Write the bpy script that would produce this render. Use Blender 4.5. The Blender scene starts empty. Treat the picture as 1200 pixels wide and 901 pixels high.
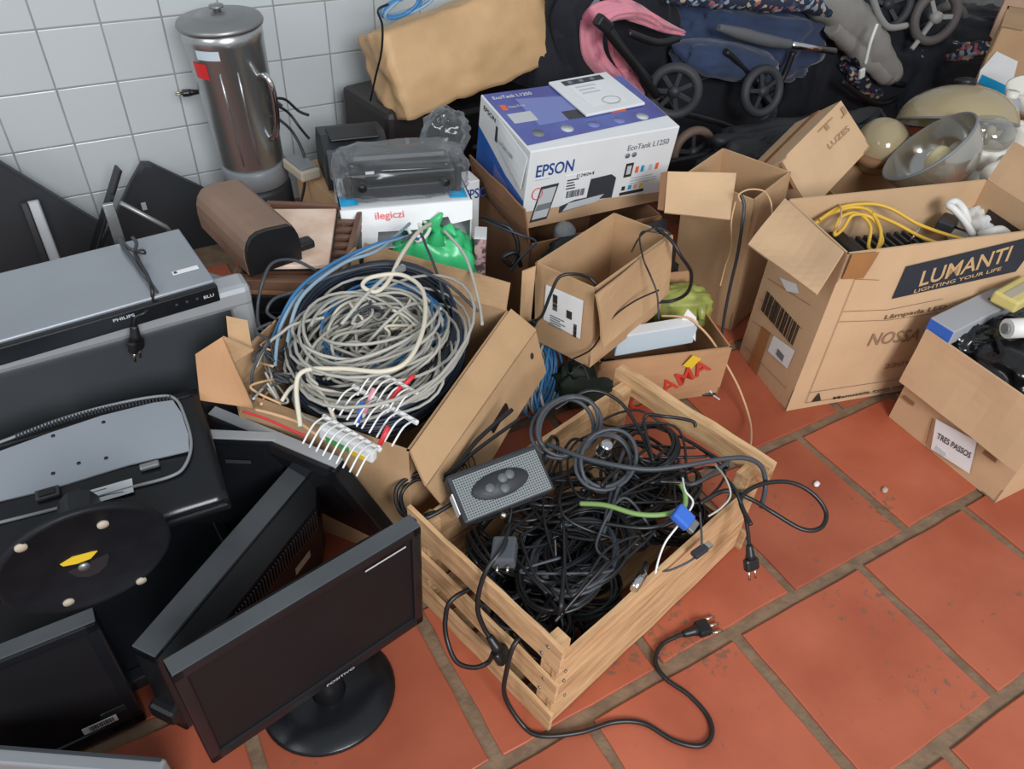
import bpy, bmesh, math, random
from math import sin, cos, pi, radians as rad
from mathutils import Vector as V, Matrix, noise
random.seed(7)
SC = bpy.context.scene
COL = SC.collection

# ------------------------------------------------------------------ camera
CAMZ = 1.28
FPX, CX, CY = 906.0, 600.0, 450.5
_dn = V((-70, 1026, 906)).normalized()
_xr = V((1950, -667, 906)); _xr = (_xr - _dn * _xr.dot(_dn)).normalized()
_yf = (-_dn).cross(_xr)
def _w(c):                                   # camera vector (right, down, forward) -> world
    return V((_xr.dot(c), _yf.dot(c), -_dn.dot(c)))
cam_d = bpy.data.cameras.new('camera'); cam = bpy.data.objects.new('camera', cam_d); COL.objects.link(cam)
cam_d.sensor_width = 36; cam_d.lens = FPX / 1200 * 36; cam_d.clip_start = 0.02
_r, _u, _b = _w(V((1, 0, 0))), -_w(V((0, 1, 0))), -_w(V((0, 0, 1)))
cam.matrix_world = Matrix(((_r.x, _u.x, _b.x, 0), (_r.y, _u.y, _b.y, 0), (_r.z, _u.z, _b.z, CAMZ), (0, 0, 0, 1)))
SC.camera = cam
def A(u, v, z=0.0):                          # point of the photograph on the level plane z
    d = _w(V(((u - CX) / FPX, (v - CY) / FPX, 1))); t = (z - CAMZ) / d.z
    return V((0, 0, CAMZ)) + d * t
def AY(u, v, y):                             # point of the photograph on the upright plane y
    d = _w(V(((u - CX) / FPX, (v - CY) / FPX, 1)))
    return V((0, 0, CAMZ)) + d * (y / d.y)

# ------------------------------------------------------------------ light
world = bpy.data.worlds.new('world'); SC.world = world; world.use_nodes = True
bg = world.node_tree.nodes['Background']; bg.inputs[0].default_value = (0.90, 0.96, 1.0, 1); bg.inputs[1].default_value = 0.52
def area(name, loc, target, sx, sy, power, col):
    l = bpy.data.lights.new(name, 'AREA'); l.shape = 'RECTANGLE'; l.size = sx; l.size_y = sy; l.energy = power; l.color = col
    o = bpy.data.objects.new(name, l); COL.objects.link(o); o.location = loc
    o.rotation_euler = (V(target) - V(loc)).to_track_quat('-Z', 'Y').to_euler(); return o
area('window_light', (0.0, -2.3, 2.35), (0.9, 1.2, 0.1), 1.3, 1.2, 138, (0.98, 0.99, 1.0))
area('side_window_light', (-2.4, 0.2, 2.3), (0.5, 1.2, 0.2), 1.6, 1.4, 26, (0.96, 0.98, 1.0))
vs = SC.view_settings
vs.view_transform = 'Standard'; vs.look = 'None'; vs.gamma = 1; vs.use_curve_mapping = False; vs.exposure = -0.06

# ------------------------------------------------------------------ materials
def s2l(c):
    c = c / 255.0
    return c / 12.92 if c <= 0.04045 else ((c + 0.055) / 1.055) ** 2.4
def rgb(r, g, b): return (s2l(r), s2l(g), s2l(b), 1)
MATS = {}
def mat(name, col, rough=0.6, metal=0.0, var=0.0, vscale=8.0, bump=0.0, bscale=60.0, spec=0.5, trans=0.0, alpha=1.0, col2=None, coat=0.0, thresh=None, rand=0.0, ior=1.45, sheen=0.0, coord='Object'):
    if name in MATS: return MATS[name]
    m = bpy.data.materials.new(name); m.use_nodes = True; nt = m.node_tree; N = nt.nodes; L = nt.links
    b = N['Principled BSDF']
    b.inputs['Base Color'].default_value = col; b.inputs['Roughness'].default_value = rough; b.inputs['Metallic'].default_value = metal
    b.inputs['Specular IOR Level'].default_value = spec; b.inputs['Transmission Weight'].default_value = trans
    b.inputs['Alpha'].default_value = alpha; b.inputs['Coat Weight'].default_value = coat; b.inputs['IOR'].default_value = ior
    if sheen: b.inputs['Sheen Weight'].default_value = sheen
    tc = N.new('ShaderNodeTexCoord')
    src = None
    if var or col2:
        nz = N.new('ShaderNodeTexNoise'); nz.inputs['Scale'].default_value = vscale; nz.inputs['Detail'].default_value = 5
        L.new(tc.outputs[coord], nz.inputs['Vector'])
        rp = N.new('ShaderNodeValToRGB')
        lo, hi = thresh if thresh else (0.35, 0.68)
        rp.color_ramp.elements[0].position = lo; rp.color_ramp.elements[1].position = hi
        c2 = col2 if col2 else tuple(max(0, x * (1 - var)) for x in col[:3]) + (1,)
        rp.color_ramp.elements[0].color = c2; rp.color_ramp.elements[1].color = col
        L.new(nz.outputs['Fac'], rp.inputs['Fac']); src = rp.outputs['Color']
    if rand:
        oi = N.new('ShaderNodeObjectInfo'); hs = N.new('ShaderNodeHueSaturation'); mr = N.new('ShaderNodeMapRange')
        mr.inputs['To Min'].default_value = 1 - rand; mr.inputs['To Max'].default_value = 1 + rand
        L.new(oi.outputs['Random'], mr.inputs['Value']); L.new(mr.outputs['Result'], hs.inputs['Value'])
        if src: L.new(src, hs.inputs['Color'])
        else: hs.inputs['Color'].default_value = col
        src = hs.outputs['Color']
    if src: L.new(src, b.inputs['Base Color'])
    if bump:
        n2 = N.new('ShaderNodeTexNoise'); n2.inputs['Scale'].default_value = bscale; n2.inputs['Detail'].default_value = 6
        L.new(tc.outputs[coord], n2.inputs['Vector'])
        bp = N.new('ShaderNodeBump'); bp.inputs['Strength'].default_value = bump; bp.inputs['Distance'].default_value = 0.004
        L.new(n2.outputs['Fac'], bp.inputs['Height']); L.new(bp.outputs['Normal'], b.inputs['Normal'])
    MATS[name] = m; return m

def tile_floor_mat():
    m = bpy.data.materials.new('terracotta'); m.use_nodes = True; nt = m.node_tree; N = nt.nodes; L = nt.links; b = N['Principled BSDF']
    ge = N.new('ShaderNodeNewGeometry'); oi = N.new('ShaderNodeObjectInfo')
    n1 = N.new('ShaderNodeTexNoise'); n1.inputs['Scale'].default_value = 4.5; n1.inputs['Detail'].default_value = 4
    n2 = N.new('ShaderNodeTexNoise'); n2.inputs['Scale'].default_value = 55; n2.inputs['Detail'].default_value = 5; n2.inputs['Roughness'].default_value = 0.65
    n3 = N.new('ShaderNodeTexNoise'); n3.inputs['Scale'].default_value = 3.2; n3.inputs['Detail'].default_value = 3
    for n in (n1, n2, n3): L.new(ge.outputs['Position'], n.inputs['Vector'])
    r1 = N.new('ShaderNodeValToRGB'); r1.color_ramp.elements[0].position = 0.3; r1.color_ramp.elements[1].position = 0.7
    r1.color_ramp.elements[0].color = rgb(150, 74, 52); r1.color_ramp.elements[1].color = rgb(174, 95, 69)
    L.new(n1.outputs['Fac'], r1.inputs['Fac'])
    # worn grey specks, thick only in some patches
    r3 = N.new('ShaderNodeValToRGB'); r3.color_ramp.elements[0].position = 0.5; r3.color_ramp.elements[1].position = 0.66
    L.new(n3.outputs['Fac'], r3.inputs['Fac'])
    ma = N.new('ShaderNodeMath'); ma.operation = 'MULTIPLY_ADD'; ma.inputs[1].default_value = 0.17
    L.new(r3.outputs['Color'], ma.inputs[0]); L.new(n2.outputs['Fac'], ma.inputs[2])
    r2 = N.new('ShaderNodeValToRGB'); r2.color_ramp.elements[0].position = 0.655; r2.color_ramp.elements[1].position = 0.74
    L.new(ma.outputs[0], r2.inputs['Fac'])
    mx = N.new('ShaderNodeMix'); mx.data_type = 'RGBA'; mx.inputs['B'].default_value = rgb(118, 84, 66)
    L.new(r2.outputs['Color'], mx.inputs['Factor']); L.new(r1.outputs['Color'], mx.inputs['A'])
    hs = N.new('ShaderNodeHueSaturation'); mr = N.new('ShaderNodeMapRange'); mr.inputs['To Min'].default_value = 0.86; mr.inputs['To Max'].default_value = 1.12
    L.new(oi.outputs['Random'], mr.inputs['Value']); L.new(mr.outputs['Result'], hs.inputs['Value']); L.new(mx.outputs['Result'], hs.inputs['Color'])
    L.new(hs.outputs['Color'], b.inputs['Base Color'])
    b.inputs['Roughness'].default_value = 0.42; b.inputs['Specular IOR Level'].default_value = 0.4
    bp = N.new('ShaderNodeBump'); bp.inputs['Strength'].default_value = 0.12; bp.inputs['Distance'].default_value = 0.003
    L.new(n2.outputs['Fac'], bp.inputs['Height']); L.new(bp.outputs['Normal'], b.inputs['Normal'])
    return m
TERRA = tile_floor_mat()
GROUT = mat('grout', rgb(132, 108, 86), 0.9, var=0.35, vscale=25, bump=0.6, bscale=90)
WGROUT = mat('wall_grout', rgb(158, 158, 156), 0.9, var=0.2, vscale=15)
WTILE = mat('white_glaze', rgb(200, 206, 209), 0.22, var=0.05, vscale=3, rand=0.025)
CARD = mat('cardboard', rgb(192, 156, 118), 0.85, var=0.13, vscale=9, bump=0.12, bscale=70)
CARD_L = mat('cardboard_light', rgb(204, 170, 134), 0.85, var=0.10, vscale=9, bump=0.12, bscale=70)
CARD_D = mat('cardboard_dark', rgb(142, 103, 74), 0.85, var=0.15, vscale=9, bump=0.12, bscale=70)
CARD_R = mat('cardboard_reddish', rgb(186, 142, 104), 0.85, var=0.13, vscale=9, bump=0.12, bscale=70)
KRAFT = mat('kraft_paper', rgb(206, 168, 124), 0.5, var=0.16, vscale=7, bump=0.7, bscale=14)
TAPE = mat('brown_tape', rgb(160, 112, 70), 0.25, spec=0.6)
INK = mat('black_ink', rgb(52, 42, 36), 0.7)
INKSOFT = mat('faded_ink', rgb(110, 84, 62), 0.8)
INKFAINT = mat('faint_ink', rgb(160, 128, 98), 0.8)
PENCIL = mat('pen_mark', rgb(146, 116, 90), 0.8)
REDINK = mat('red_ink', rgb(196, 62, 42), 0.7)
NAVYINK = mat('navy_print', rgb(44, 48, 58), 0.55)
TANINK = mat('tan_print', rgb(196, 160, 116), 0.7)
PAPER = mat('white_paper', rgb(228, 230, 232), 0.6, var=0.04, vscale=30)
WHITEC = mat('white_card', rgb(226, 228, 230), 0.45, var=0.06, vscale=7)
BLACKP = mat('black_plastic', rgb(27, 28, 31), 0.42, var=0.3, vscale=12)
GLOSSB = mat('gloss_black', rgb(24, 26, 30), 0.24, var=0.25, vscale=6, bump=0.03, bscale=300, spec=0.42)
GLOSSLIT = mat('gloss_black_lit_top', rgb(74, 78, 82), 0.25, var=0.2, vscale=9)  # lighter copy of the black shell, for light caught on monitor tops
FOOTB = mat('foot_black', rgb(24, 27, 32), 0.5, var=0.3, vscale=30, spec=0.25)
SCREEN = mat('dark_screen', rgb(26, 25, 28), 0.5, var=0.2, vscale=5, spec=0.25)
CHAR = mat('charcoal_plastic', rgb(50, 53, 58), 0.5, var=0.2, vscale=10, bump=0.1, bscale=250)
GREYP = mat('grey_plastic', rgb(126, 130, 134), 0.38, var=0.08, vscale=6)
SILVER = mat('silver_plastic', rgb(172, 176, 180), 0.33, metal=0.2, var=0.06, vscale=6)
PANELG = mat('grey_back_panel', rgb(150, 157, 166), 0.34, metal=0.3, var=0.1, vscale=4)  # own grey, lightened to hold the bright sky reflected there
STEEL = mat('brushed_steel', rgb(190, 192, 192), 0.27, metal=0.88, var=0.08, vscale=5)
CHROME = mat('chrome', rgb(205, 207, 210), 0.14, metal=1.0)
STEELM = mat('matt_steel', rgb(148, 150, 150), 0.42, metal=0.8)
def wood_mat(name, sc):
    m = bpy.data.materials.new(name); m.use_nodes = True; nt = m.node_tree; N = nt.nodes; L = nt.links; b = N['Principled BSDF']
    tc = N.new('ShaderNodeTexCoord'); mp = N.new('ShaderNodeMapping'); mp.inputs['Scale'].default_value = sc; nz = N.new('ShaderNodeTexNoise'); nz.inputs['Scale'].default_value = 1; nz.inputs['Detail'].default_value = 5; nz.inputs['Roughness'].default_value = .65
    L.new(tc.outputs['Object'], mp.inputs[0]); L.new(mp.outputs[0], nz.inputs['Vector']); rp = N.new('ShaderNodeValToRGB'); e = rp.color_ramp.elements
    e[0].position = .28; e[0].color = rgb(158, 116, 78); e[1].position = .62; e[1].color = rgb(212, 174, 130); L.new(nz.outputs['Fac'], rp.inputs[0])
    oi = N.new('ShaderNodeObjectInfo'); hs = N.new('ShaderNodeHueSaturation'); mr = N.new('ShaderNodeMapRange'); mr.inputs['To Min'].default_value = .9; mr.inputs['To Max'].default_value = 1.07
    L.new(oi.outputs['Random'], mr.inputs['Value']); L.new(mr.outputs[0], hs.inputs['Value']); L.new(rp.outputs[0], hs.inputs['Color']); L.new(hs.outputs[0], b.inputs['Base Color'])
    b.inputs['Roughness'].default_value = .75; bp = N.new('ShaderNodeBump'); bp.inputs['Strength'].default_value = .3; bp.inputs['Distance'].default_value = .003; L.new(nz.outputs['Fac'], bp.inputs['Height']); L.new(bp.outputs[0], b.inputs['Normal'])
    return m
WOOD = wood_mat('crate_wood', (7, 70, 70)); WOODY = wood_mat('crate_wood_crosswise', (70, 7, 70))
CBLACK = mat('black_cable', rgb(22, 23, 26), 0.4, spec=0.6)
CGREY = mat('dark_grey_cable', rgb(62, 66, 72), 0.45)
CLGREY = mat('light_grey_cable', rgb(176, 174, 166), 0.5, var=0.15, vscale=8, rand=0.12)
CCREAM = mat('cream_cable', rgb(206, 198, 180), 0.5, rand=0.06)
CNAVY = mat('navy_cable', rgb(44, 54, 70), 0.42, rand=0.2)
CBLUE = mat('blue_cable', rgb(60, 118, 168), 0.45, rand=0.15)
CPALEB = mat('pale_blue_cable', rgb(138, 164, 184), 0.5)
CYEL = mat('yellow_cable', rgb(214, 172, 62), 0.45)
CGREEN = mat('green_cable', rgb(118, 150, 86), 0.5)
CTAN = mat('tan_string', rgb(206, 168, 128), 0.8)
CRED = mat('red_plastic', rgb(206, 52, 62), 0.45)
CPINK = mat('pink_plastic', rgb(222, 150, 160), 0.5)
WPLAST = mat('white_plastic', rgb(222, 222, 220), 0.4)
BLUEP = mat('blue_plastic', rgb(56, 104, 196), 0.4)
CYANP = mat('cyan_plastic', rgb(30, 150, 200), 0.4)
GREENBAG = mat('green_bag', rgb(74, 214, 138), 0.3, var=0.15, vscale=14, spec=0.6, alpha=0.94)
BLACKBAG = mat('black_bag', rgb(16, 17, 20), 0.2, spec=0.7)
WHITEBAG = mat('white_bag', rgb(226, 226, 224), 0.4, alpha=0.9)
YELGREEN = mat('yellow_green_bag', rgb(168, 174, 92), 0.35, var=0.45, vscale=22)
def clear_mat(name, tint, amount, rough=0.18):
    m = bpy.data.materials.new(name); m.use_nodes = True; nt = m.node_tree; N = nt.nodes; L = nt.links
    out = N['Material Output']; N.remove(N['Principled BSDF'])
    t = N.new('ShaderNodeBsdfTransparent'); t.inputs[0].default_value = (*tint[:3], 1)
    g = N.new('ShaderNodeBsdfGlossy'); g.inputs['Roughness'].default_value = rough; g.inputs[0].default_value = (.9, .92, .95, 1)
    d = N.new('ShaderNodeBsdfDiffuse'); d.inputs[0].default_value = tint
    a = N.new('ShaderNodeAddShader') if False else N.new('ShaderNodeMixShader'); a.inputs[0].default_value = 0.55
    L.new(d.outputs[0], a.inputs[1]); L.new(g.outputs[0], a.inputs[2])
    mx = N.new('ShaderNodeMixShader'); lw = N.new('ShaderNodeLayerWeight'); lw.inputs[0].default_value = 0.35
    mr = N.new('ShaderNodeMapRange'); mr.inputs['To Min'].default_value = amount; mr.inputs['To Max'].default_value = min(1, amount + 0.34)
    L.new(lw.outputs['Facing'], mr.inputs['Value']); L.new(mr.outputs[0], mx.inputs[0])
    L.new(t.outputs[0], mx.inputs[1]); L.new(a.outputs[0], mx.inputs[2]); L.new(mx.outputs[0], out.inputs[0])
    return m
POLY = clear_mat('clear_polythene', (.86, .88, .9, 1), 0.05)
AMBER = clear_mat('smoked_amber_acrylic', (.46, .41, .31, 1), 0.62, 0.12)
CLEARG = clear_mat('clear_glass', (.8, .8, .76, 1), 0.2, 0.06)
PINKF = mat('pink_fabric', rgb(216, 136, 152), 0.85, var=0.25, vscale=12, col2=rgb(150, 78, 98), thresh=(.3, .5), bump=0.3, bscale=40, sheen=0.3)
NAVYF = mat('navy_fabric', rgb(50, 66, 100), 0.85, var=0.3, vscale=9, bump=0.4, bscale=30, sheen=0.2)
BLACKF = mat('black_fabric', rgb(24, 28, 38), 0.85, var=0.3, vscale=9, bump=0.4, bscale=30, sheen=0.1)
GREYF = mat('grey_fabric', rgb(146, 142, 138), 0.9, var=0.2, vscale=9, bump=0.4, bscale=35)
def pattern_mat():
    m = bpy.data.materials.new('floral_fabric'); m.use_nodes = True; nt = m.node_tree; N = nt.nodes; L = nt.links; b = N['Principled BSDF']
    tc = N.new('ShaderNodeTexCoord'); vo = N.new('ShaderNodeTexVoronoi'); vo.inputs['Scale'].default_value = 60
    L.new(tc.outputs['Object'], vo.inputs['Vector'])
    rp = N.new('ShaderNodeValToRGB'); rp.color_ramp.interpolation = 'CONSTANT'
    e = rp.color_ramp.elements; e[0].position = 0; e[0].color = rgb(38, 46, 66); e[1].position = 0.55; e[1].color = rgb(150, 160, 175)
    for p, c in ((0.7, rgb(186, 170, 140)), (0.8, rgb(60, 80, 110)), (0.9, rgb(170, 96, 90))):
        x = e.new(p); x.color = c
    sp = N.new('ShaderNodeSeparateColor'); L.new(vo.outputs['Color'], sp.inputs[0]); L.new(sp.outputs[0], rp.inputs['Fac'])
    L.new(rp.outputs['Color'], b.inputs['Base Color']); b.inputs['Roughness'].default_value = 0.85
    return m
FLORAL = pattern_mat()
TYRE = mat('grey_tyre', rgb(60, 62, 66), 0.6, var=0.15, vscale=12)
TYREB = mat('brown_tyre', rgb(112, 92, 80), 0.6, var=0.15, vscale=12)
SPK = mat('brown_speaker_shell', rgb(134, 108, 92), 0.5, var=0.2, vscale=9, bump=0.2, bscale=80)
STONE = mat('pinkish_board', rgb(236, 210, 190), 0.35, var=0.2, vscale=14, col2=rgb(218, 184, 160), thresh=(0.4, 0.62))
BRONZE = mat('brown_rack', rgb(120, 88, 72), 0.45, var=0.2, vscale=10)
PURPLE = mat('purple_print', rgb(72, 70, 142), 0.3, var=0.3, vscale=5, col2=rgb(92, 104, 172))
PURPLE_L = mat('pale_purple_print', rgb(118, 128, 186), 0.3)
EBLUE = mat('blue_print', rgb(40, 98, 178), 0.32, var=0.3, vscale=6, col2=rgb(88, 116, 196))
ETXT = mat('blue_lettering', rgb(34, 66, 140), 0.5)
TANP = mat('tan_gradient_print', rgb(190, 156, 124), 0.4)
GREYPRINT = mat('grey_print', rgb(120, 124, 130), 0.5)
DGREYPRINT = mat('dark_grey_print', rgb(58, 60, 66), 0.45)
LGREYPRINT = mat('light_grey_print', rgb(190, 194, 198), 0.5)
ORANGEPR = mat('orange_print', rgb(226, 104, 62), 0.5)
YELLOWPR = mat('yellow_print', rgb(222, 190, 50), 0.5)
REDST = mat('red_sticker', rgb(206, 44, 46), 0.4)
BEIGE = mat('beige_rubber', rgb(176, 166, 148), 0.7)
BRASS = mat('pin_metal', rgb(206, 200, 186), 0.25, metal=1.0)
PALEBLUE = mat('pale_blue_panel', rgb(196, 210, 220), 0.4)
GREYBOX = mat('grey_carton', rgb(164, 166, 172), 0.6, var=0.08, vscale=8)
IVORY = mat('ivory_porcelain', rgb(226, 222, 212), 0.3)
GREENPR = mat('green_print', rgb(70, 150, 80), 0.5)

# ------------------------------------------------------------------ mesh helpers
WM = {}
def mw(o): return WM.get(o.name, Matrix.Identity(4))
def props(o, label=None, cat=None, group=None, kind=None):
    for k, v in (('label', label), ('category', cat), ('group', group), ('kind', kind)):
        if v: o[k] = v
    return o
def thing(name, label, cat, loc=(0, 0, 0), R=None, group=None):
    o = bpy.data.objects.new(name, None); COL.objects.link(o); o.empty_display_size = 0.05
    m = Matrix.Translation(V(loc)) @ (R.to_4x4() if R else Matrix.Identity(4)); o.matrix_world = m; WM[o.name] = m
    return props(o, label, cat, group)
class MB:
    def __init__(s): s.v = []; s.f = []; s.sm = []
    def add(s, vs, fs, smooth=False, M=None):
        k = len(s.v)
        s.v += [(M @ V(p)) if M else V(p) for p in vs]
        s.f += [tuple(i + k for i in f) for f in fs]; s.sm += [smooth] * len(fs); return s
    def box(s, c, size, M=None, b=0.0):
        x, y, z = (q / 2 for q in size); c = V(c)
        if b <= 0:
            vs = [c + V((i * x, j * y, k * z)) for i in (-1, 1) for j in (-1, 1) for k in (-1, 1)]
            return s.add(vs, [(0, 1, 3, 2), (4, 6, 7, 5), (0, 4, 5, 1), (2, 3, 7, 6), (0, 2, 6, 4), (1, 5, 7, 3)], False, M)
        bm = bmesh.new(); bmesh.ops.create_cube(bm, size=1.0)
        for v in bm.verts: v.co = V((v.co.x * size[0], v.co.y * size[1], v.co.z * size[2])) + c
        bmesh.ops.bevel(bm, geom=bm.edges[:], offset=min(b, min(size) * 0.49), segments=2, profile=0.5, affect='EDGES')
        bm.verts.index_update(); s.add([v.co.copy() for v in bm.verts], [[v.index for v in f.verts] for f in bm.faces], False, M); bm.free(); return s
    def slab(s, c00, c10, c11, c01, t, nu=1, nv=1, bulge=0.0, nz=0.0, seed=0, nsc=9.0, M=None, smooth=False):
        c00, c10, c11, c01 = map(V, (c00, c10, c11, c01)); n = (c10 - c00).cross(c01 - c00).normalized()
        def P(i, j):
            u, w = i / nu, j / nv; p = (c00 * (1 - u) + c10 * u) * (1 - w) + (c01 * (1 - u) + c11 * u) * w
            d = bulge * sin(pi * u) * sin(pi * w)
            if nz: d += nz * noise.noise(p * nsc + V((seed, seed * 1.7, 0)))
            return p + n * d
        top = [P(i, j) for j in range(nv + 1) for i in range(nu + 1)]; bot = [p - n * t for p in top]; q = len(top)
        ix = lambda i, j: j * (nu + 1) + i; fs = []
        for j in range(nv):
            for i in range(nu):
                a, b, c, d = ix(i, j), ix(i + 1, j), ix(i + 1, j + 1), ix(i, j + 1)
                fs += [(a, b, c, d), (q + d, q + c, q + b, q + a)]
        ring = [ix(i, 0) for i in range(nu)] + [ix(nu, j) for j in range(nv)] + [ix(i, nv) for i in range(nu, 0, -1)] + [ix(0, j) for j in range(nv, 0, -1)]
        for k in range(len(ring)):
            a, b = ring[k], ring[(k + 1) % len(ring)]; fs.append((b, a, q + a, q + b))
        return s.add(top + bot, fs, smooth, M)
    def tube(s, pts, r, n=7, closed=False, M=None, cap=True):
        pts = [V(p) for p in pts]; m = len(pts)
        rr = r if isinstance(r, (list, tuple)) else [r] * m
        vs = []; up = None
        for i in range(m):
            a = pts[(i - 1) % m] if (closed or i > 0) else pts[i]; b = pts[(i + 1) % m] if (closed or i < m - 1) else pts[i]
            t = (b - a); t = t.normalized() if t.length > 1e-9 else V((0, 0, 1))
            if up is None:
                up = t.orthogonal().normalized()
            else:
                up = up - t * up.dot(t); up = up.normalized() if up.length > 1e-6 else t.orthogonal().normalized()
            sd = t.cross(up)
            vs += [pts[i] + (up * cos(2 * pi * k / n) + sd * sin(2 * pi * k / n)) * rr[i] for k in range(n)]
        fs = []
        for i in range(m if closed else m - 1):
            j = (i + 1) % m
            fs += [(i * n + k, i * n + (k + 1) % n, j * n + (k + 1) % n, j * n + k) for k in range(n)]
        s.add(vs, fs, True, M)
        if cap and not closed:
            k = len(s.v) - len(vs); s.f += [tuple(range(k + n - 1, k - 1, -1)), tuple(range(k + (m - 1) * n, k + m * n))]; s.sm += [False, False]
        return s
    def lathe(s, prof, n=32, M=None, smooth=True, sx=1.0, sy=1.0):
        vs = [(r * cos(2 * pi * k / n) * sx, r * sin(2 * pi * k / n) * sy, z) for r, z in prof for k in range(n)]; fs = []
        for i in range(len(prof) - 1):
            fs += [(i * n + k, i * n + (k + 1) % n, (i + 1) * n + (k + 1) % n, (i + 1) * n + k) for k in range(n)]
        fs.append(tuple(range(n - 1, -1, -1))); L = (len(prof) - 1) * n; fs.append(tuple(range(L, L + n)))
        return s.add(vs, fs, smooth, M)
    def prism(s, poly, d, M=None, smooth=False):     # polygon in xy, extruded 0..d along z
        n = len(poly); vs = [(x, y, 0) for x, y in poly] + [(x, y, d) for x, y in poly]
        fs = [tuple(range(n - 1, -1, -1)), tuple(range(n, 2 * n))]; s.add(vs, fs, False, M)
        k = len(s.v) - 2 * n
        s.f += [(k + i, k + (i + 1) % n, k + n + (i + 1) % n, k + n + i) for i in range(n)]; s.sm += [smooth] * n; return s
    def lump(s, c, rad_, R=None, nz=0.15, nsc=2.5, seed=0, nu=40, nv=24, folds=0, fold=0.0, sq=1.0, M=None):
        vs = []; c = V(c)
        for j in range(nv + 1):
            th = pi * j / nv
            for i in range(nu):
                ph = 2 * pi * i / nu
                d = V((sin(th) * cos(ph), sin(th) * sin(ph), cos(th)))
                e = V([math.copysign(abs(q) ** sq, q) for q in d])
                k = 1 + nz * noise.noise(d * nsc + V((seed, 0, seed))) + nz * 0.45 * noise.noise(d * nsc * 3 + V((0, seed, 0)))
                if folds: k += fold * sin(folds * ph + 5 * noise.noise(d * 2 + V((seed, 0, 0)))) * sin(th)
                p = V((e.x * rad_[0], e.y * rad_[1], e.z * rad_[2])) * k
                vs.append(c + (R @ p if R else p))
        fs = [(j * nu + i, (j + 1) * nu + i, (j + 1) * nu + (i + 1) % nu, j * nu + (i + 1) % nu) for j in range(nv) for i in range(nu)]
        return s.add(vs, fs, True, M)
    def build(s, name, m, parent=None, world=False, label=None, cat=None, group=None, kind=None):
        vs = s.v
        loc = None
        if parent is not None and world:
            inv = mw(parent).inverted(); vs = [inv @ p for p in vs]
        if parent is None:
            lo = V((min(p.x for p in vs), min(p.y for p in vs), min(p.z for p in vs))); hi = V((max(p.x for p in vs), max(p.y for p in vs), 0))
            loc = V(((lo.x + hi.x) / 2, (lo.y + hi.y) / 2, lo.z)); vs = [p - loc for p in vs]
        me = bpy.data.meshes.new(name); me.from_pydata([tuple(p) for p in vs], [], s.f); me.update()
        me.polygons.foreach_set('use_smooth', s.sm)
        o = bpy.data.objects.new(name, me); COL.objects.link(o); me.materials.append(m)
        if parent is not None:
            o.parent = parent; WM[o.name] = mw(parent)
        else:
            o.location = loc; WM[o.name] = Matrix.Translation(loc)
        return props(o, label, cat, group, kind)
def spline(pts, n=10):
    pts = [V(p) for p in pts]; out = []
    for i in range(len(pts) - 1):
        p0 = pts[max(0, i - 1)]; p1 = pts[i]; p2 = pts[i + 1]; p3 = pts[min(len(pts) - 1, i + 2)]
        for k in range(n):
            t = k / n
            out.append(0.5 * ((2 * p1) + (p2 - p0) * t + (2 * p0 - 5 * p1 + 4 * p2 - p3) * t * t + (3 * p1 - p0 - 3 * p2 + p3) * t ** 3))
    out.append(pts[-1]); return out
def RZ(a): return Matrix.Rotation(rad(a), 3, 'Z')
def basis(ex, ey):                               # rotation whose local x, y are ex and (orthogonalised) ey
    ex = V(ex).normalized(); ey = V(ey); ey = (ey - ex * ey.dot(ex)).normalized(); ez = ex.cross(ey)
    return Matrix(((ex.x, ey.x, ez.x), (ex.y, ey.y, ez.y), (ex.z, ey.z, ez.z)))
def TM(loc, R): return Matrix.Translation(V(loc)) @ R.to_4x4()
class Fr:                                        # a flat frame for print: origin, right, up
    def __init__(s, o, ex, ey): s.o = V(o); s.ex = V(ex).normalized(); ey = V(ey); s.ey = (ey - s.ex * ey.dot(s.ex)).normalized(); s.n = s.ex.cross(s.ey)
    def P(s, u, v, w=0.0): return s.o + s.ex * u + s.ey * v + s.n * w
    def rect(s, u0, v0, u1, v1, t=0.0008, m=None):
        m = m or MB(); m.slab(s.P(u0, v0, t), s.P(u1, v0, t), s.P(u1, v1, t), s.P(u0, v1, t), t * 0.8); return m
    def poly(s, pts, t=0.0008):
        m = MB(); m.add([s.P(u, v, t) for u, v in pts], [tuple(range(len(pts)))]); return m
TXT = {}
def text_mesh(txt):
    if txt not in TXT:
        c = bpy.data.curves.new('t', 'FONT'); c.body = txt; c.size = 1; c.offset = .014; c.resolution_u = 3
        o = bpy.data.objects.new('t', c); COL.objects.link(o)
        dg = bpy.context.evaluated_depsgraph_get(); e = o.evaluated_get(dg); me = e.to_mesh()
        vs = [v.co.copy() for v in me.vertices]; fs = [tuple(p.vertices) for p in me.polygons]
        e.to_mesh_clear(); bpy.data.objects.remove(o); bpy.data.curves.remove(c)
        x0 = min(v.x for v in vs); x1 = max(v.x for v in vs)
        TXT[txt] = ([V((v.x - x0, v.y, 0)) for v in vs], fs, x1 - x0)
    return TXT[txt]
def lettering(fr, txt, u, v, h, width, m, parent, t=0.0012, name='lettering', rot=0.0):
    vs, fs, w = text_mesh(txt); sx = width / w; sy = h / 0.7; ca, sa = cos(rad(rot)), sin(rad(rot))
    b = MB(); b.add([fr.P(u + p.x * sx * ca - p.y * sy * sa, v + p.x * sx * sa + p.y * sy * ca, t) for p in vs], fs)
    return b.build(name, m, parent)
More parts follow.
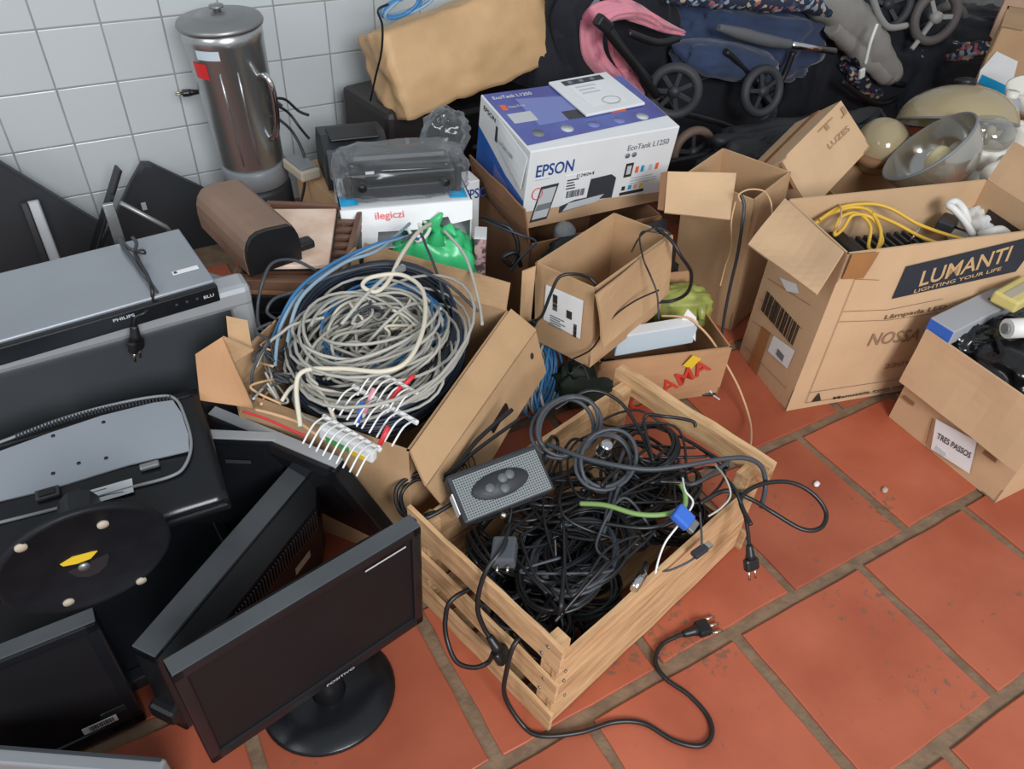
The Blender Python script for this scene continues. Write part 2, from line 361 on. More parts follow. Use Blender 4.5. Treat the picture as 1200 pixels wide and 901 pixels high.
def barcode(fr, u0, v0, u1, v1, m, parent, seed=1, vertical=False, t=0.0012):
    rn = random.Random(seed); b = MB(); x = u0 if not vertical else v0; end = u1 if not vertical else v1
    while x < end:
        w = rn.choice((1, 1, 2, 3)) * (end - (u0 if not vertical else v0)) / 60
        if vertical: fr.rect(u0, x, u1, min(end, x + w), t, b)
        else: fr.rect(x, v0, min(end, x + w), v1, t, b)
        x += w + rn.choice((1, 1, 2)) * (end - (u0 if not vertical else v0)) / 60
    return b.build('barcode', m, parent)
def lines(fr, u0, v0, u1, v1, n, m, parent, seed=1, t=0.0012, name='fine_print'):
    rn = random.Random(seed); b = MB(); st = (v1 - v0) / n
    for i in range(n):
        y = v0 + i * st; fr.rect(u0, y, u0 + (u1 - u0) * rn.uniform(0.5, 1), y + st * 0.45, t, b)
    return b.build(name, m, parent)

def carton(name, label, loc, yaw, w, d, h, m=CARD, flaps=(), closed=False, R=None, bulge=0.006, t=0.005, cat='carton', seed=0, group=None):
    R = R or RZ(yaw); th = thing(name, label, cat, loc, R, group); b = MB()
    nu = 8
    b.slab((0, 0, 0), (w, 0, 0), (w, 0, h), (0, 0, h), t, nu, 6, bulge, 0.0)
    b.slab((w, d, 0), (0, d, 0), (0, d, h), (w, d, h), t, nu, 6, bulge, 0.0)
    b.slab((0, d, 0), (0, 0, 0), (0, 0, h), (0, d, h), t, nu, 6, bulge, 0.0)
    b.slab((w, 0, 0), (w, d, 0), (w, d, h), (w, 0, h), t, nu, 6, bulge, 0.0)
    b.slab((0, 0, t), (w, 0, t), (w, d, t), (0, d, t), t)
    if closed: b.slab((0, 0, h), (w, 0, h), (w, d, h), (0, d, h), t, 6, 6, bulge)
    b.build('body', m, th)
    for k, (e, L, ang, *rest) in enumerate(flaps):
        skew = rest[0] if rest else 0.0; a = rad(ang); o = sin(a) * L; z = cos(a) * L; i = 0.006
        if e == 'y0': q = [(i, 0, h), (w - i, 0, h), (w - i - skew, -o, h + z), (i + skew, -o, h + z)]
        elif e == 'y1': q = [(w - i, d, h), (i, d, h), (i + skew, d + o, h + z), (w - i - skew, d + o, h + z)]
        elif e == 'x0': q = [(0, d - i, h), (0, i, h), (-o, i + skew, h + z), (-o, d - i - skew, h + z)]
        else: q = [(w, i, h), (w, d - i, h), (w + o, d - i - skew, h + z), (w + o, i + skew, h + z)]
        MB().slab(*q, t * 0.9, 8, 5, 0.008, 0.006, seed=seed + k * 3.1).build('flap', m, th)
    return th
def faces(w, d, h):
    return dict(front=Fr((0, 0, 0), (1, 0, 0), (0, 0, 1)), left=Fr((0, d, 0), (0, -1, 0), (0, 0, 1)), right=Fr((w, 0, 0), (0, 1, 0), (0, 0, 1)), top=Fr((0, 0, h), (1, 0, 0), (0, 1, 0)))
def bulged(fr, w, h, b):                         # push a frame's origin out so print clears a bulged wall
    return Fr(fr.o + fr.n * b, fr.ex, fr.ey)

def plug_parts(th, p, d, m=None, pins=2, world=True, s=1.0, up=V((0, 0, 1))):
    m = m or CBLACK; d = V(d).normalized(); R = basis(d, d.cross(up) if abs(d.dot(up)) < 0.95 else d.orthogonal())
    M = TM(p, R); b = MB()
    b.tube([(0, 0, 0), (.004 * s, 0, 0), (.018 * s, 0, 0), (.026 * s, 0, 0)], [.0045 * s, .006 * s, .0075 * s, .010 * s], 10)
    b.box((.036 * s, 0, 0), (.022 * s, .026 * s, .014 * s), None, .004 * s)
    b.v = [M @ q for q in b.v]; pl = b.build('plug', m, th, world)
    for k in range(pins):
        y = (k - (pins - 1) / 2) * .0125 * s
        MB().tube([M @ V((.046 * s, y, 0)), M @ V((.064 * s, y, 0))], .0021 * s, 8).build('pin', BRASS, pl, world)
    return pl
def cable(name, label, pts, r, m, cat='cable', group=None, n=10, plug=None, plug2=None, pins=2, sides=7, ps=1.0):
    pp = spline(pts, n) if n else [V(p) for p in pts]
    th = thing(name, label, cat, pp[0] if pp[0].z < pp[-1].z else pp[-1], None, group)
    MB().tube(pp, r, sides).build('cord', m, th, True)
    if plug: plug_parts(th, pp[-1], pp[-1] - pp[-4], plug, pins, s=ps)
    if plug2: plug_parts(th, pp[0], pp[0] - pp[3], plug2, pins, s=ps)
    return th
def coil_pts(c, rx, ry, turns, R=None, jit=0.15, seed=0, per=26, zj=0.02, start=0.0):
    rn = random.Random(seed); c = V(c); out = []; N = int(turns * per); a0 = rn.uniform(0, 6.28) + start
    k0 = [rn.uniform(-1, 1) for _ in range(8)]
    for i in range(N):
        a = a0 + 2 * pi * i / per; tn = i / per
        f = 1 + jit * noise.noise(V((tn * 0.9, seed * 3.3, 0))) + jit * 0.4 * noise.noise(V((tn * 4, seed * 5.1, 2)))
        ox = rx * jit * 0.6 * noise.noise(V((tn * 0.7, 9, seed))); oy = ry * jit * 0.6 * noise.noise(V((tn * 0.7, 4, seed + 5)))
        p = V((rx * f * cos(a) + ox, ry * f * sin(a) + oy, zj * noise.noise(V((tn * 1.6, 7, seed * 2))) * 1.6))
        out.append(c + (R @ p if R else p))
    return out

# ================================================================== THE SETTING
fl = MB(); fl.slab((-2.2, -1.6, -0.006), (4.6, -1.6, -0.006), (4.6, 2.42, -0.006), (-2.2, 2.42, -0.006), 0.08)
floor = fl.build('floor', GROUT, kind='structure', label='terracotta tile floor with wide earthy grout joints')
def floor_tile(seed, w=.312, d=.304):
    rn = random.Random(seed); n = 7; b = MB(); pts = []
    for sx, sy, ex, ey in ((-1, -1, 1, 0), (1, -1, 0, 1), (1, 1, -1, 0), (-1, 1, 0, -1)):
        for k in range(n):
            t = k / n; j = rn.uniform(-.0016, .0016) if k else 0
            pts.append((sx * w / 2 + ex * t * w + (j if ey else 0), sy * d / 2 + ey * t * d + (j if ex else 0)))
    m = len(pts)
    vs = [(x, y, -0.006) for x, y in pts] + [(x, y, -0.0015) for x, y in pts] + [(x * 0.988, y * 0.988, 0.0) for x, y in pts]
    fs = [(i, (i + 1) % m, m + (i + 1) % m, m + i) for i in range(m)] + [(m + i, m + (i + 1) % m, 2 * m + (i + 1) % m, 2 * m + i) for i in range(m)] + [tuple(range(2 * m, 3 * m))]
    me = bpy.data.meshes.new('floor_tile'); me.from_pydata(vs, [], fs); me.materials.append(TERRA); return me
FT = [floor_tile(s) for s in range(5)]
fo = WM[floor.name].translation
for r in range(-3, 6):
    yc = .105 + .330 * r + .165; x0 = .803 if r % 2 == 0 else .970
    for c in range(-6, 10):
        x = x0 + .3335 * c + .1667
        if x < -1.2 or x > 3.9 or yc > 2.38: continue
        if yc < 0 and (x < -.6 or x > 2.2): continue
        o = bpy.data.objects.new('tile', FT[(r * 3 + c) % 5]); COL.objects.link(o); o.parent = floor
        o.location = V((x + random.uniform(-.002, .002), yc + random.uniform(-.002, .002), random.uniform(-.0006, .0003))) - fo
        o.rotation_euler.z = rad(random.uniform(-.4, .4)) + (pi if random.random() < .5 else 0)
wb = MB(); wb.slab((-2.2, 2.3808, 0), (4.6, 2.3808, 0), (4.6, 2.3808, 2.7), (-2.2, 2.3808, 2.7), 0.12)
wall = wb.build('wall_back', WGROUT, kind='structure', label='white tiled wall with thin grey grout lines')
def wall_tile():
    b = MB(); b.box((0, 0, 0), (.1490, .008, .1482), None, .0022); me = bpy.data.meshes.new('wall_tile')
    me.from_pydata([tuple(p) for p in b.v], [], b.f); me.materials.append(WTILE); return me
WT = wall_tile(); wo = WM[wall.name].translation
for c in range(-6, 22):
    for r in range(-4, 6):
        x = .010 + .1523 * c + .076; z = .594 + .1515 * r + .0757
        if z < .05: continue
        o = bpy.data.objects.new('tile', WT); COL.objects.link(o); o.parent = wall
        o.location = V((x, 2.3835 + random.uniform(-.0005, .0005), z)) - wo
        o.rotation_euler = (rad(random.uniform(-.25, .25)), 0, rad(random.uniform(-.25, .25)))

def onp(fr, u, v):                               # where a line of sight meets a flat frame, in the frame's own coordinates
    d = _w(V(((u - CX) / FPX, (v - CY) / FPX, 1))); c = V((0, 0, CAMZ))
    t = (fr.o - c).dot(fr.n) / d.dot(fr.n); p = c + d * t - fr.o
    return p.dot(fr.ex), p.dot(fr.ey)
def wpoly(fr, px, t, th_, name, m, parent):      # a thin shaped plate on a world frame
    pts = [onp(fr, *p) for p in px]; R = basis(fr.ex, fr.ey)
    b = MB(); b.prism(pts, th_, TM(fr.o + fr.n * t, R)); return b.build(name, m, parent, True)

# ================================================================== MONITORS, FRONT LEFT
def monitor(name, label, loc, R, w, h, t, bez=.018, shell=GLOSSB, scr=SCREEN, back=BLACKP, taper=.06, bulge=.03, cat='monitor', edge=None):
    th = thing(name, label, cat, loc, R); b = MB()
    for c, s in (((w / 2, h - bez / 2, -t / 2), (w, bez, t)), ((w / 2, bez * .65, -t / 2), (w, bez * 1.3, t)), ((bez / 2, h / 2, -t / 2), (bez, h, t)), ((w - bez / 2, h / 2, -t / 2), (bez, h, t))):
        b.box(c, s, None, .004)
    b.build('bezel', shell, th)
    if edge: MB().box((w / 2, h + .0012, -t * .5), (w * .992, .003, t * .9), None, .001).build('top_sheen', edge, th)  # paler strip paints the light caught along the top edge
    MB().box((w / 2, h / 2 + bez * .15, -t / 2 - .002), (w - bez * 1.6, h - bez * 1.8, t * .8)).build('screen', scr, th)
    b = MB(); x0, x1, y0, y1 = .004, w - .004, .004, h - .004; q = taper
    vs = [(x0, y0, -t), (x1, y0, -t), (x1, y1, -t), (x0, y1, -t), (x0 + q, y0 + q * .6, -t - bulge), (x1 - q, y0 + q * .6, -t - bulge), (x1 - q, y1 - q * .6, -t - bulge), (x0 + q, y1 - q * .6, -t - bulge)]
    b.add(vs, [(0, 1, 2, 3), (4, 7, 6, 5), (0, 4, 5, 1), (1, 5, 6, 2), (2, 6, 7, 3), (3, 7, 4, 0)]); b.build('back_cover', back, th)
    return th
def disc(c, r, n, t=.014):
    n = V(n).normalized(); R = basis(n.orthogonal(), n.cross(n.orthogonal())); return TM(c, R)

# front monitor, upright on a round foot
p0 = A(250, 897, .1); p1 = A(497, 728, .1); ex = (p1 - p0).normalized()
th = monitor('monitor', 'small black monitor upright on a round foot, screen facing the camera, before the crate', p0, basis(ex, (0, -0.02, 1)), (p1 - p0).length, .262, .03, .018, edge=GLOSSLIT)
W4 = (p1 - p0).length
f4 = Fr((0, 0, 0.0005), (1, 0, 0), (0, 1, 0))
lettering(f4, 'POSITIVO', W4 * .5, .006, .006, .05, LGREYPRINT, th)
f4.rect(W4 - .10, .238, W4 - .03, .2405).build('silver_line', LGREYPRINT, th)
foot = A(386, 813, 0); fM = Matrix.Translation(foot)
b = MB(); b.lathe([(.104, .0), (.108, .004), (.104, .009), (.06, .014), (.001, .016)], 44, fM, True, 1.04, .98); b.build('foot', GLOSSB, th, True)
mid = (p0 + p1) / 2 + V((ex.y * -1, ex.x, 0)) * .05
b = MB(); b.tube([foot + V((0, 0, .01)), foot + V((.0, .0, .05)), mid + V((0, 0, .02))], [.03, .024, .024], 12); b.build('neck', BLACKP, th, True)

# monitor seen edge-on with slatted back
p0 = A(197, 852, .0); p0.z = 0; th_x = rad(37.5)
org = V((.179, 1.009, 0)); exb = V((-cos(th_x), -sin(th_x), 0))
th = monitor('monitor', 'black monitor standing edge-on with vent slots along its back, a pale sticker low down', org + V((-.0, .0, 0)), basis(exb, (0.02, -.03, 1)), .409, .235, .045, .02, GLOSSB, SCREEN, BLACKP, .05, .03, edge=GLOSSLIT)
bk = Fr((.409, 0, -.0755), (-1, 0, 0), (0, 1, 0))
for k in range(40):
    u = .06 + k * .0073
    bk.rect(u, .150, u + .0034, .192, .004).build('vent_slat', CHAR, th)
bk.rect(.275, .095, .32, .113, .001).build('sticker', BEIGE, th)
b = MB(); b.box((.40, .06, -.02), (.05, .035, .05), None, .008); b.build('stand_stub', BLACKP, th)

# dark monitor at the left edge, upright
th = monitor('monitor', 'dark monitor at the left edge with a white barcode sticker near its lower corner', V((-.57, .765, 0)), basis((1, .02, 0), (.02, .10, 1)), .40, .26, .03, .02, GLOSSB, SCREEN, edge=GLOSSLIT)
f2 = Fr((0, 0, .0006), (1, 0, 0), (0, 1, 0))
f2.rect(.315, .035, .365, .050).build('sticker', PAPER, th); barcode(f2, .325, .037, .36, .048, INK, th, 4)
b = MB(); b.box((.365, .03, -.03), (.05, .06, .06), None, .01); b.build('stand_stub', BLACKP, th)

# monitor lying on its face, grey oval back panel, with round foot turned to the camera
TR = A(243, 452, .35); BR = A(267, 583, .305); TL = A(0, 515, .345)
ex = (TR - TL).normalized(); R1 = basis(ex, TR - BR); hh = (TR - BR).dot(V(R1.col[1])); ww = .46
org = BR - V(R1.col[0]) * ww
th1 = thing('monitor', 'monitor lying face down with a large grey oval back panel and connector sockets', 'monitor', org, R1)
b = MB(); b.slab((0, 0, 0), (ww, 0, 0), (ww, hh, 0), (0, hh, 0), .022, 24, 12, .008, smooth=True); b.build('back_cover', GLOSSB, th1)
b = MB(); b.box((ww / 2, hh / 2, -.028), (ww + .004, hh + .004, .016), None, .005); b.build('bezel', GLOSSB, th1)
F1 = Fr(org + V(R1.col[2]) * .008, R1.col[0], R1.col[1])
wpoly(F1, [(-70, 551), (0, 530), (60, 508), (120, 488), (180, 473), (203, 470), (213, 485), (221, 510), (222, 529), (150, 546), (60, 574), (0, 588), (-70, 606)], 0, .003, 'grey_panel', PANELG, th1)
ring = [onp(F1, *p) for p in [(-70, 540), (0, 518), (60, 495), (120, 477), (180, 465), (205, 467), (217, 490), (224, 520), (217, 545), (200, 558), (150, 572), (80, 592), (0, 612), (-70, 628)]]
MB().tube(spline([F1.P(*p) for p in ring], 6), .0028, 6).build('panel_rim', GREYP, th1, True)
for k in range(46):
    t = k / 45; p = onp(F1, 20 + 180 * t, 512 - 44 * t - 6 * sin(pi * t)); F1.rect(p[0] - .0014, p[1] - .004, p[0] + .0014, p[1] + .006, .003).build('vent_slat', CHAR, th1, True)
for q in ((63, 512), (122, 496), (93, 544), (125, 538), (63, 556)):
    p = onp(F1, *q); MB().lathe([(.0032, .0), (.0032, .0036)], 10, TM(F1.P(*p), R1)).build('screw_hole', BLACKP, th1, True)
p = onp(F1, 57, 580); b = MB(); b.box((0, 0, .004), (.034, .018, .008), TM(F1.P(*p), R1), .002); sk = b.build('power_socket', CHAR, th1, True)
b = MB(); b.box((0, 0, .0085), (.022, .010, .004), TM(F1.P(*p), R1)); b.build('socket_well', BLACKP, sk, True)
p = onp(F1, 176, 547); b = MB(); b.box((0, 0, .004), (.030, .012, .008), TM(F1.P(*p), R1), .003); b.build('video_socket', BLUEP if False else STEELM, th1, True)
wpoly(F1, [(82, 582), (155, 561), (157, 577), (83, 599)], .001, .001, 'rating_label', LGREYPRINT, th1)
pl = [onp(F1, *q) for q in ((86, 596), (152, 577))]
lb = MB()
for k in range(4):
    a = onp(F1, 86, 584 + k * 4); c = onp(F1, 125 + (k % 2) * 20, 584 - 11 + k * 4); lb.tube([F1.P(*a, .0024), F1.P(*c, .0024)], .0006, 4)
lb.build('fine_print', DGREYPRINT, th1, True)
dc = V((-.146, .80, .388)); dn = V((.08, -1, -.11)).normalized(); DR = basis(V((1, .08, 0)), dn.cross(V((1, .08, 0)))); dM = TM(dc, DR)
b = MB(); b.lathe([(.10, -.012), (.107, -.006), (.107, 0.0), (.102, .0035), (.0995, .001), (.001, .001)], 48, dM, True, 1.0, 1.0); ft = b.build('foot', FOOTB, th1, True)
for q in ((24, 640), (120, 613), (165, 679), (80, 704)):
    d = _w(V(((q[0] - CX) / FPX, (q[1] - CY) / FPX, 1))); c = V((0, 0, CAMZ)); t = (dc - c).dot(dn) / d.dot(dn); pp = c + d * t
    MB().lathe([(.0075, 0.001), (.007, .004), (.001, .0045)], 16, TM(pp, DR)).build('rubber_pad', BEIGE, ft, True)
FD = Fr(dc + dn * .0012, DR.col[0], DR.col[1])
wpoly(FD, [(70, 661), (85, 652), (108, 646), (114, 645), (106, 654), (90, 660), (74, 663)], 0, .001, 'yellow_sticker', YELLOWPR, ft)
b = MB(); b.lathe([(.008, 0.001), (.007, .005), (.001, .006)], 16, TM(FD.P(*onp(FD, 98, 662)), DR)); b.build('screw', STEELM, ft, True)
b = MB(); b.tube([dc, V((-.15, .87, .37)), V((-.15, .95, .34))], [.026, .024, .03], 12); b.build('neck', BLACKP, th1, True)

# two monitors leaning beside the cable carton
a = V((.094, 1.197, .235)); c = V((.235, .872, .332)); e = V((.323, .842, .103))
Rm = basis(a - c, c - e)   # seen from behind: local x runs to the left
th = monitor('monitor', 'black monitor with a silver top edge leaning on the front of the cable carton', c - V(Rm.col[1]) * .235, Rm, .37, .235, .028, .016, BLACKP, SCREEN, GLOSSB, .02, .006)
b = MB(); b.box((.185, .2365, -.010), (.37, .004, .02)); b.build('top_edge', SILVER, th)
a = A(205, 512, .285); c = A(328, 517, .285); ex = (c - a); ex.z = 0
Rm = basis(ex, (0, .12, 1))
th = monitor('monitor', 'black monitor with a pale grey top edge, between the oval-backed monitor and the edge-on one', a - V(Rm.col[0]) * .16 - V(Rm.col[1]) * .27, Rm, .16 + ex.length, .27, .02, .016, GLOSSB, GLOSSB)
b = MB(); b.box(((.16 + ex.length) / 2, .2715, -.010), (.16 + ex.length, .004, .02)); b.build('top_edge', SILVER, th)
Fr((0, 0, .0006), (1, 0, 0), (0, 1, 0)).rect(.24, .215, .285, .223).build('name_strip', CHAR, th)

# grey device cut off by the lower left corner
a = A(-60, 868, .19); c = A(195, 888, .19); ex = (c - a); Rg = basis(ex, (0, 0, 1))
th = thing('laptop', 'light grey slim device standing on edge at the bottom left corner', 'laptop', a - V((0, 0, .19)), Rg)
b = MB(); b.box((ex.length / 2, .095, .012), (ex.length, .19, .024), None, .004); b.build('shell', GREYP, th)
b = MB(); b.box((ex.length / 2, .192, .004), (ex.length * .96, .004, .004)); b.build('seam', CHAR, th)
Fr((0, 0, .0245), (1, 0, 0), (0, 1, 0)).rect(.02, .02, ex.length - .02, .17).build('lid_panel', SILVER, th)

# ================================================================== TELEVISION, DISC PLAYER, LEFT BACK
tv = thing('television', 'bulky grey-framed television with a dark screen under the disc player', 'television', (-.36, 1.255, 0), RZ(2))
TW, THt, TD = .575, .435, .135
b = MB()
b.box((TW / 2, .03, THt - .024), (TW, .06, .048), None, .012); b.box((TW / 2, .03, .03), (TW, .06, .06), None, .012)
b.box((.0225, .031, THt / 2 - .002), (.044, .058, THt - .006), None, .012); b.box((TW - .0225, .031, THt / 2 - .002), (.044, .058, THt - .006), None, .012)
b.build('bezel', SILVER, tv)
b = MB(); b.slab((.03, .012, .04), (TW - .03, .012, .04), (TW - .03, .012, THt - .035), (.03, .012, THt - .035), .03, 16, 12, .006, smooth=True); b.build('screen', mat('tv_screen', rgb(66, 70, 74), .32, var=.1, vscale=3), tv)
b = MB(); prof = [(.004, .0), (TW - .004, .0), (TW - .004, THt - .02), (TW - .02, THt - .004), (.02, THt - .004), (.004, THt - .02)]
vs = [(x, .035, z) for x, z in prof] + [(TW / 2 + (x - TW / 2) * .86, TD, z * .94) for x, z in prof]; n = len(prof)
b.add(vs, [tuple(range(n)), tuple(range(2 * n - 1, n - 1, -1))] + [(i, n + i, n + (i + 1) % n, (i + 1) % n) for i in range(n)]); b.build('housing', GREYP, tv)

a = A(215, 265, .475); c = A(253, 330, .475); e = A(0, 402, .475)
Rd = basis(c - e, V((0, 1, 0)) * 1.0); dw, dd = .40, .215
dorg = c - V(Rd.col[0]) * dw - V((0, 0, .04))
dv = thing('disc_player', 'flat black disc player, pale sky sheen coloured on top, lying on the grey television', 'disc player', dorg, Rd)
b = MB(); b.box((dw / 2, dd / 2 + .004, .022), (dw, dd - .008, .036), None, .003); b.build('case', mat('player_top_sheen', rgb(152, 158, 166), .3, metal=.4, var=.08, vscale=5), dv)  # pale grey carries the sky's reflection on a dark top
b = MB(); b.box((dw / 2, .002, .018), (dw, .014, .034), None, .003); b.build('front_panel', GLOSSB, dv)
fd = Fr((0, -.005, 0), (1, 0, 0), (0, 0, 1)); lettering(fd, 'PHILIPS', dw * .55, .022, .006, .035, LGREYPRINT, dv)
for k in range(3): MB().lathe([(.003, 0), (.003, .002)], 10, TM((dw - .075 + k * .018, -.004, .019), Matrix.Rotation(rad(90), 3, 'X'))).build('button', CHAR, dv)
lettering(fd, 'BLU', dw - .028, .016, .006, .018, LGREYPRINT, dv)
ft = Fr((0, 0, .0405), (1, 0, 0), (0, 1, 0)); ft.rect(dw - .058, .055, dw - .012, .067, .001).build('sticker', PAPER, dv); ft.rect(dw - .055, .058, dw - .05, .064, .002).build('sticker_mark', DGREYPRINT, dv)
for x in (.04, dw - .04):
    for y in (.03, dd - .03): MB().lathe([(.010, -.004), (.010, .006)], 12, Matrix.Translation((x, y, 0))).build('rubber_foot', BLACKP, dv)
T = lambda u, v, dz=0.0: A(u, v, .48 + dz)
pts = [T(137, 280), T(148, 292), T(158, 305), T(166, 318), T(172, 328, .004), A(182, 345, .475), A(196, 357, .44)]
cable('power_cord', 'grey tied power cord lying across the disc player', [T(155, 278, .012), T(160, 285, .006), T(157, 293, .004), T(150, 290, .004), T(140, 280, .004), T(145, 290, .004), T(156, 304, .004), T(165, 318, .004), T(175, 330, .004), A(190, 350, .465), A(203, 358, .43)], .0034, CGREY)
cable('power_cord', 'dark grey cord end with a two-pin plug hanging over the television screen', [T(158, 296, .005), T(166, 312, .006), T(172, 322, .007), T(178, 338, .006), A(178, 356, .462), AY(170, 366, 1.232), AY(160, 371, 1.232), AY(157, 377, 1.232), AY(157, 381, 1.232)], .0034, CBLACK, plug=CBLACK, ps=1.15)
tie = cable('cable_tie', 'black twist tie around the cord on the disc player', [T(158, 293, .01), T(163, 296, .012), T(170, 297, .008), T(168, 293, .012), T(160, 294, .012)], .002, CBLACK, cat='tie')

# silver bracket standing behind the disc player
th = thing('bracket', 'bent silver metal bracket rising behind the disc player', 'bracket', (.06, 1.55, 0))
q = [AY(146, 300, 1.52), AY(141, 236, 1.52)]; q[0].z = 0.02
b = MB(); R = basis((1, 0, 0), q[1] - q[0]); b.box((0, (q[1] - q[0]).length / 2, 0), (.020, (q[1] - q[0]).length, .008), TM(q[0], R), .001); b.build('flat_bar', STEELM, th, True)
b = MB(); b.tube([q[1] + V((.0, 0, -.003)), AY(195, 266, 1.53), AY(210, 285, 1.53)], .0045, 8); b.build('rod', STEELM, th, True)

def flat_panel(name, label, px, y, m, t=.025, lean=.12):
    pts = [AY(u, v, y) for u, v in px]; o = min(pts, key=lambda p: p.z).copy(); th = thing(name, label, 'monitor', o)
    c = sum(pts, V()) / len(pts); zl = min(p.z for p in pts); 
    for p in pts: p.y += (p.z - zl) * lean
    n = (pts[1] - pts[0]).cross(pts[2] - pts[0]).normalized()
    if n.y > 0: pts.reverse(); n = -n
    k = len(pts); b = MB(); ins = [p + (sum(pts, V()) / k - p) * .05 + n * .006 for p in pts]
    b.add(pts + [p - n * t for p in pts] + ins, [tuple(range(2 * k, 3 * k)), tuple(range(2 * k - 1, k - 1, -1))] + [(k + i, k + (i + 1) % k, (i + 1) % k, i) for i in range(k)] + [(i, (i + 1) % k, 2 * k + (i + 1) % k, 2 * k + i) for i in range(k)])
    b.build('back_cover', m, th, True); return th, n, sum(pts, V()) / k
DARKB = mat('dark_monitor_back', rgb(44, 47, 52), .5, var=.2, vscale=6, bump=.05, bscale=200)
th, n, c = flat_panel('monitor', 'dark flat monitor leaning on the wall at far left, silver strut on its back', [(-75, 170), (3, 203), (127, 273), (60, 400), (-120, 330)], 2.17, DARKB)
q0, q1 = AY(38, 235, 2.13), AY(31, 318, 2.08)
b = MB(); R = basis((1, 0, 0), q1 - q0); b.box((0, (q1 - q0).length / 2, 0), (.028, (q1 - q0).length, .02), TM(q0, R), .004); b.build('strut', SILVER, th, True)
b = MB(); b.box((-.02, (q1 - q0).length / 2, 0), (.018, (q1 - q0).length, .03), TM(q0, R), .003); b.build('strut_shade_bar', BLACKP, th, True)  # black bar stands in for shade beside the strut
th, n, c = flat_panel('monitor', 'dark flat monitor tilted against the wall beside the steel blender', [(172, 203), (182, 203), (273, 243), (330, 330), (180, 400), (120, 300), (158, 225)], 2.17, DARKB)
p = AY(168, 240, 2.13); b = MB(); b.box((0, 0, 0), (.012, .004, .02), TM(p + n * .012, Matrix.Identity(3))); b.build('clip', SILVER, th, True)
th = thing('screen_panel', 'thin black panel edge sticking up between the two leaning monitors', 'panel', AY(118, 292, 2.1))
q0, q1 = AY(116, 295, 2.1), AY(144, 202, 2.14); b = MB(); R = basis(q1 - q0, (0, 1, 0)); b.box(((q1 - q0).length / 2 - .06, .05, 0), ((q1 - q0).length + .12, .06, .008), TM(q0, R), .002); b.build('panel', BLACKP, th, True)
b = MB(); b.box(((q1 - q0).length - .07, .0, .010), (.012, .02, .010), TM(q0, R)); b.build('hinge', CHAR, th, True)

# ================================================================== STEEL BLENDER
bl = thing('industrial_blender', 'tall stainless steel blender jug with lid and side handle against the tiled wall', 'blender', (.452, 2.15, 0), Matrix.Rotation(rad(-3.0), 3, 'Y') @ RZ(0))
b = MB(); b.lathe([(.088, 0), (.092, .01), (.092, .185), (.086, .20)], 40); b.build('motor_base', CHAR, bl)
b = MB(); b.lathe([(.0925, .012), (.0925, .122)], 40); b.build('base_sleeve', STEELM, bl) if False else None
b = MB(); b.lathe([(.084, .20), (.090, .205), (.090, .255), (.084, .262)], 40); b.build('coupling', GREYP, bl)
jug = MB(); jug.lathe([(.082, .26), (.086, .27), (.099, .60), (.1005, .603), (.100, .61), (.1015, .635), (.097, .635)], 48); jug = jug.build('jug', STEEL, bl)
b = MB(); b.lathe([(.106, .632), (.108, .638), (.104, .646), (.07, .652), (.066, .657), (.03, .662), (.001, .663)], 48); lid = b.build('lid', STEELM, bl)
b = MB(); b.lathe([(.010, .660), (.009, .668), (.018, .672), (.018, .677), (.001, .679)], 20); b.build('knob', STEELM, lid)
a0 = rad(-58); hd = V((cos(a0), sin(a0), 0))
def jr(z): return .086 + .013 * (z - .27) / .33
hp = [hd * (jr(.515) - .003) + V((0, 0, .515)), hd * (jr(.52) + .024) + V((0, 0, .522)), hd * (jr(.49) + .038) + V((0, 0, .49)), hd * (jr(.42) + .036) + V((0, 0, .42)), hd * (jr(.36) + .022) + V((0, 0, .365)), hd * (jr(.35) - .003) + V((0, 0, .345))]
MB().tube(spline(hp, 8), .0085, 10).build('handle', CHROME, bl)
def wrap(az0, az1, z0, z1, off, m, name, par, nn=10):
    b = MB(); vs = []
    for j in range(2):
        z = (z0, z1)[j]
        vs += [(cos(az0 + (az1 - az0) * i / nn) * (jr(z) + off), sin(az0 + (az1 - az0) * i / nn) * (jr(z) + off), z) for i in range(nn + 1)]
    b.add(vs, [(i, i + 1, nn + 2 + i, nn + 1 + i) for i in range(nn)], True); return b.build(name, m, par)
wrap(rad(-162), rad(-136), .525, .565, .0012, REDST, 'red_sticker', jug)
wrap(rad(-148), rad(-112), .575, .598, .0012, PALEBLUE, 'blue_label', jug)
for az in (-118, -92): MB().tube([V((cos(rad(az)) * (jr(z) + .0005), sin(rad(az)) * (jr(z) + .0005), z)) for z in (.285, .36, .45, .54)], [.002, .0035, .0035, .002], 8).build('jug_rib', STEEL, bl)
b = MB(); b.box((0, -.093, .16), (.05, .006, .016), None, .002); b.build('rating_plate', STEELM, bl)
cable('power_cord', 'black cord with a two-pin plug poking out left of the steel blender', [(.57, 2.25, .36), (.52, 2.28, .40), (.44, 2.29, .43), (.39, 2.27, .43), (.365, 2.26, .43), (.352, 2.26, .43)], .0038, CBLACK, plug=CBLACK)
for k, (pts, lab) in enumerate((([AY(322, 115, 2.2), AY(335, 117, 2.15), AY(350, 130, 2.1), AY(362, 135, 2.08)], 'black cord looping from the blender to the dark device, upper one'),
    ([AY(322, 122, 2.2), AY(338, 132, 2.15), AY(352, 150, 2.12), AY(362, 162, 2.08)], 'black cord looping from the blender to the dark device, lower one'),
    ([AY(325, 138, 2.1), AY(343, 155, 2.06), AY(357, 185, 2.02), AY(357, 215, 1.99), AY(353, 236, 1.95), AY(352, 250, 1.9)], 'black cord hanging straight down beside the blender base'))):
    cable('cord', lab, pts, .004, CBLACK)

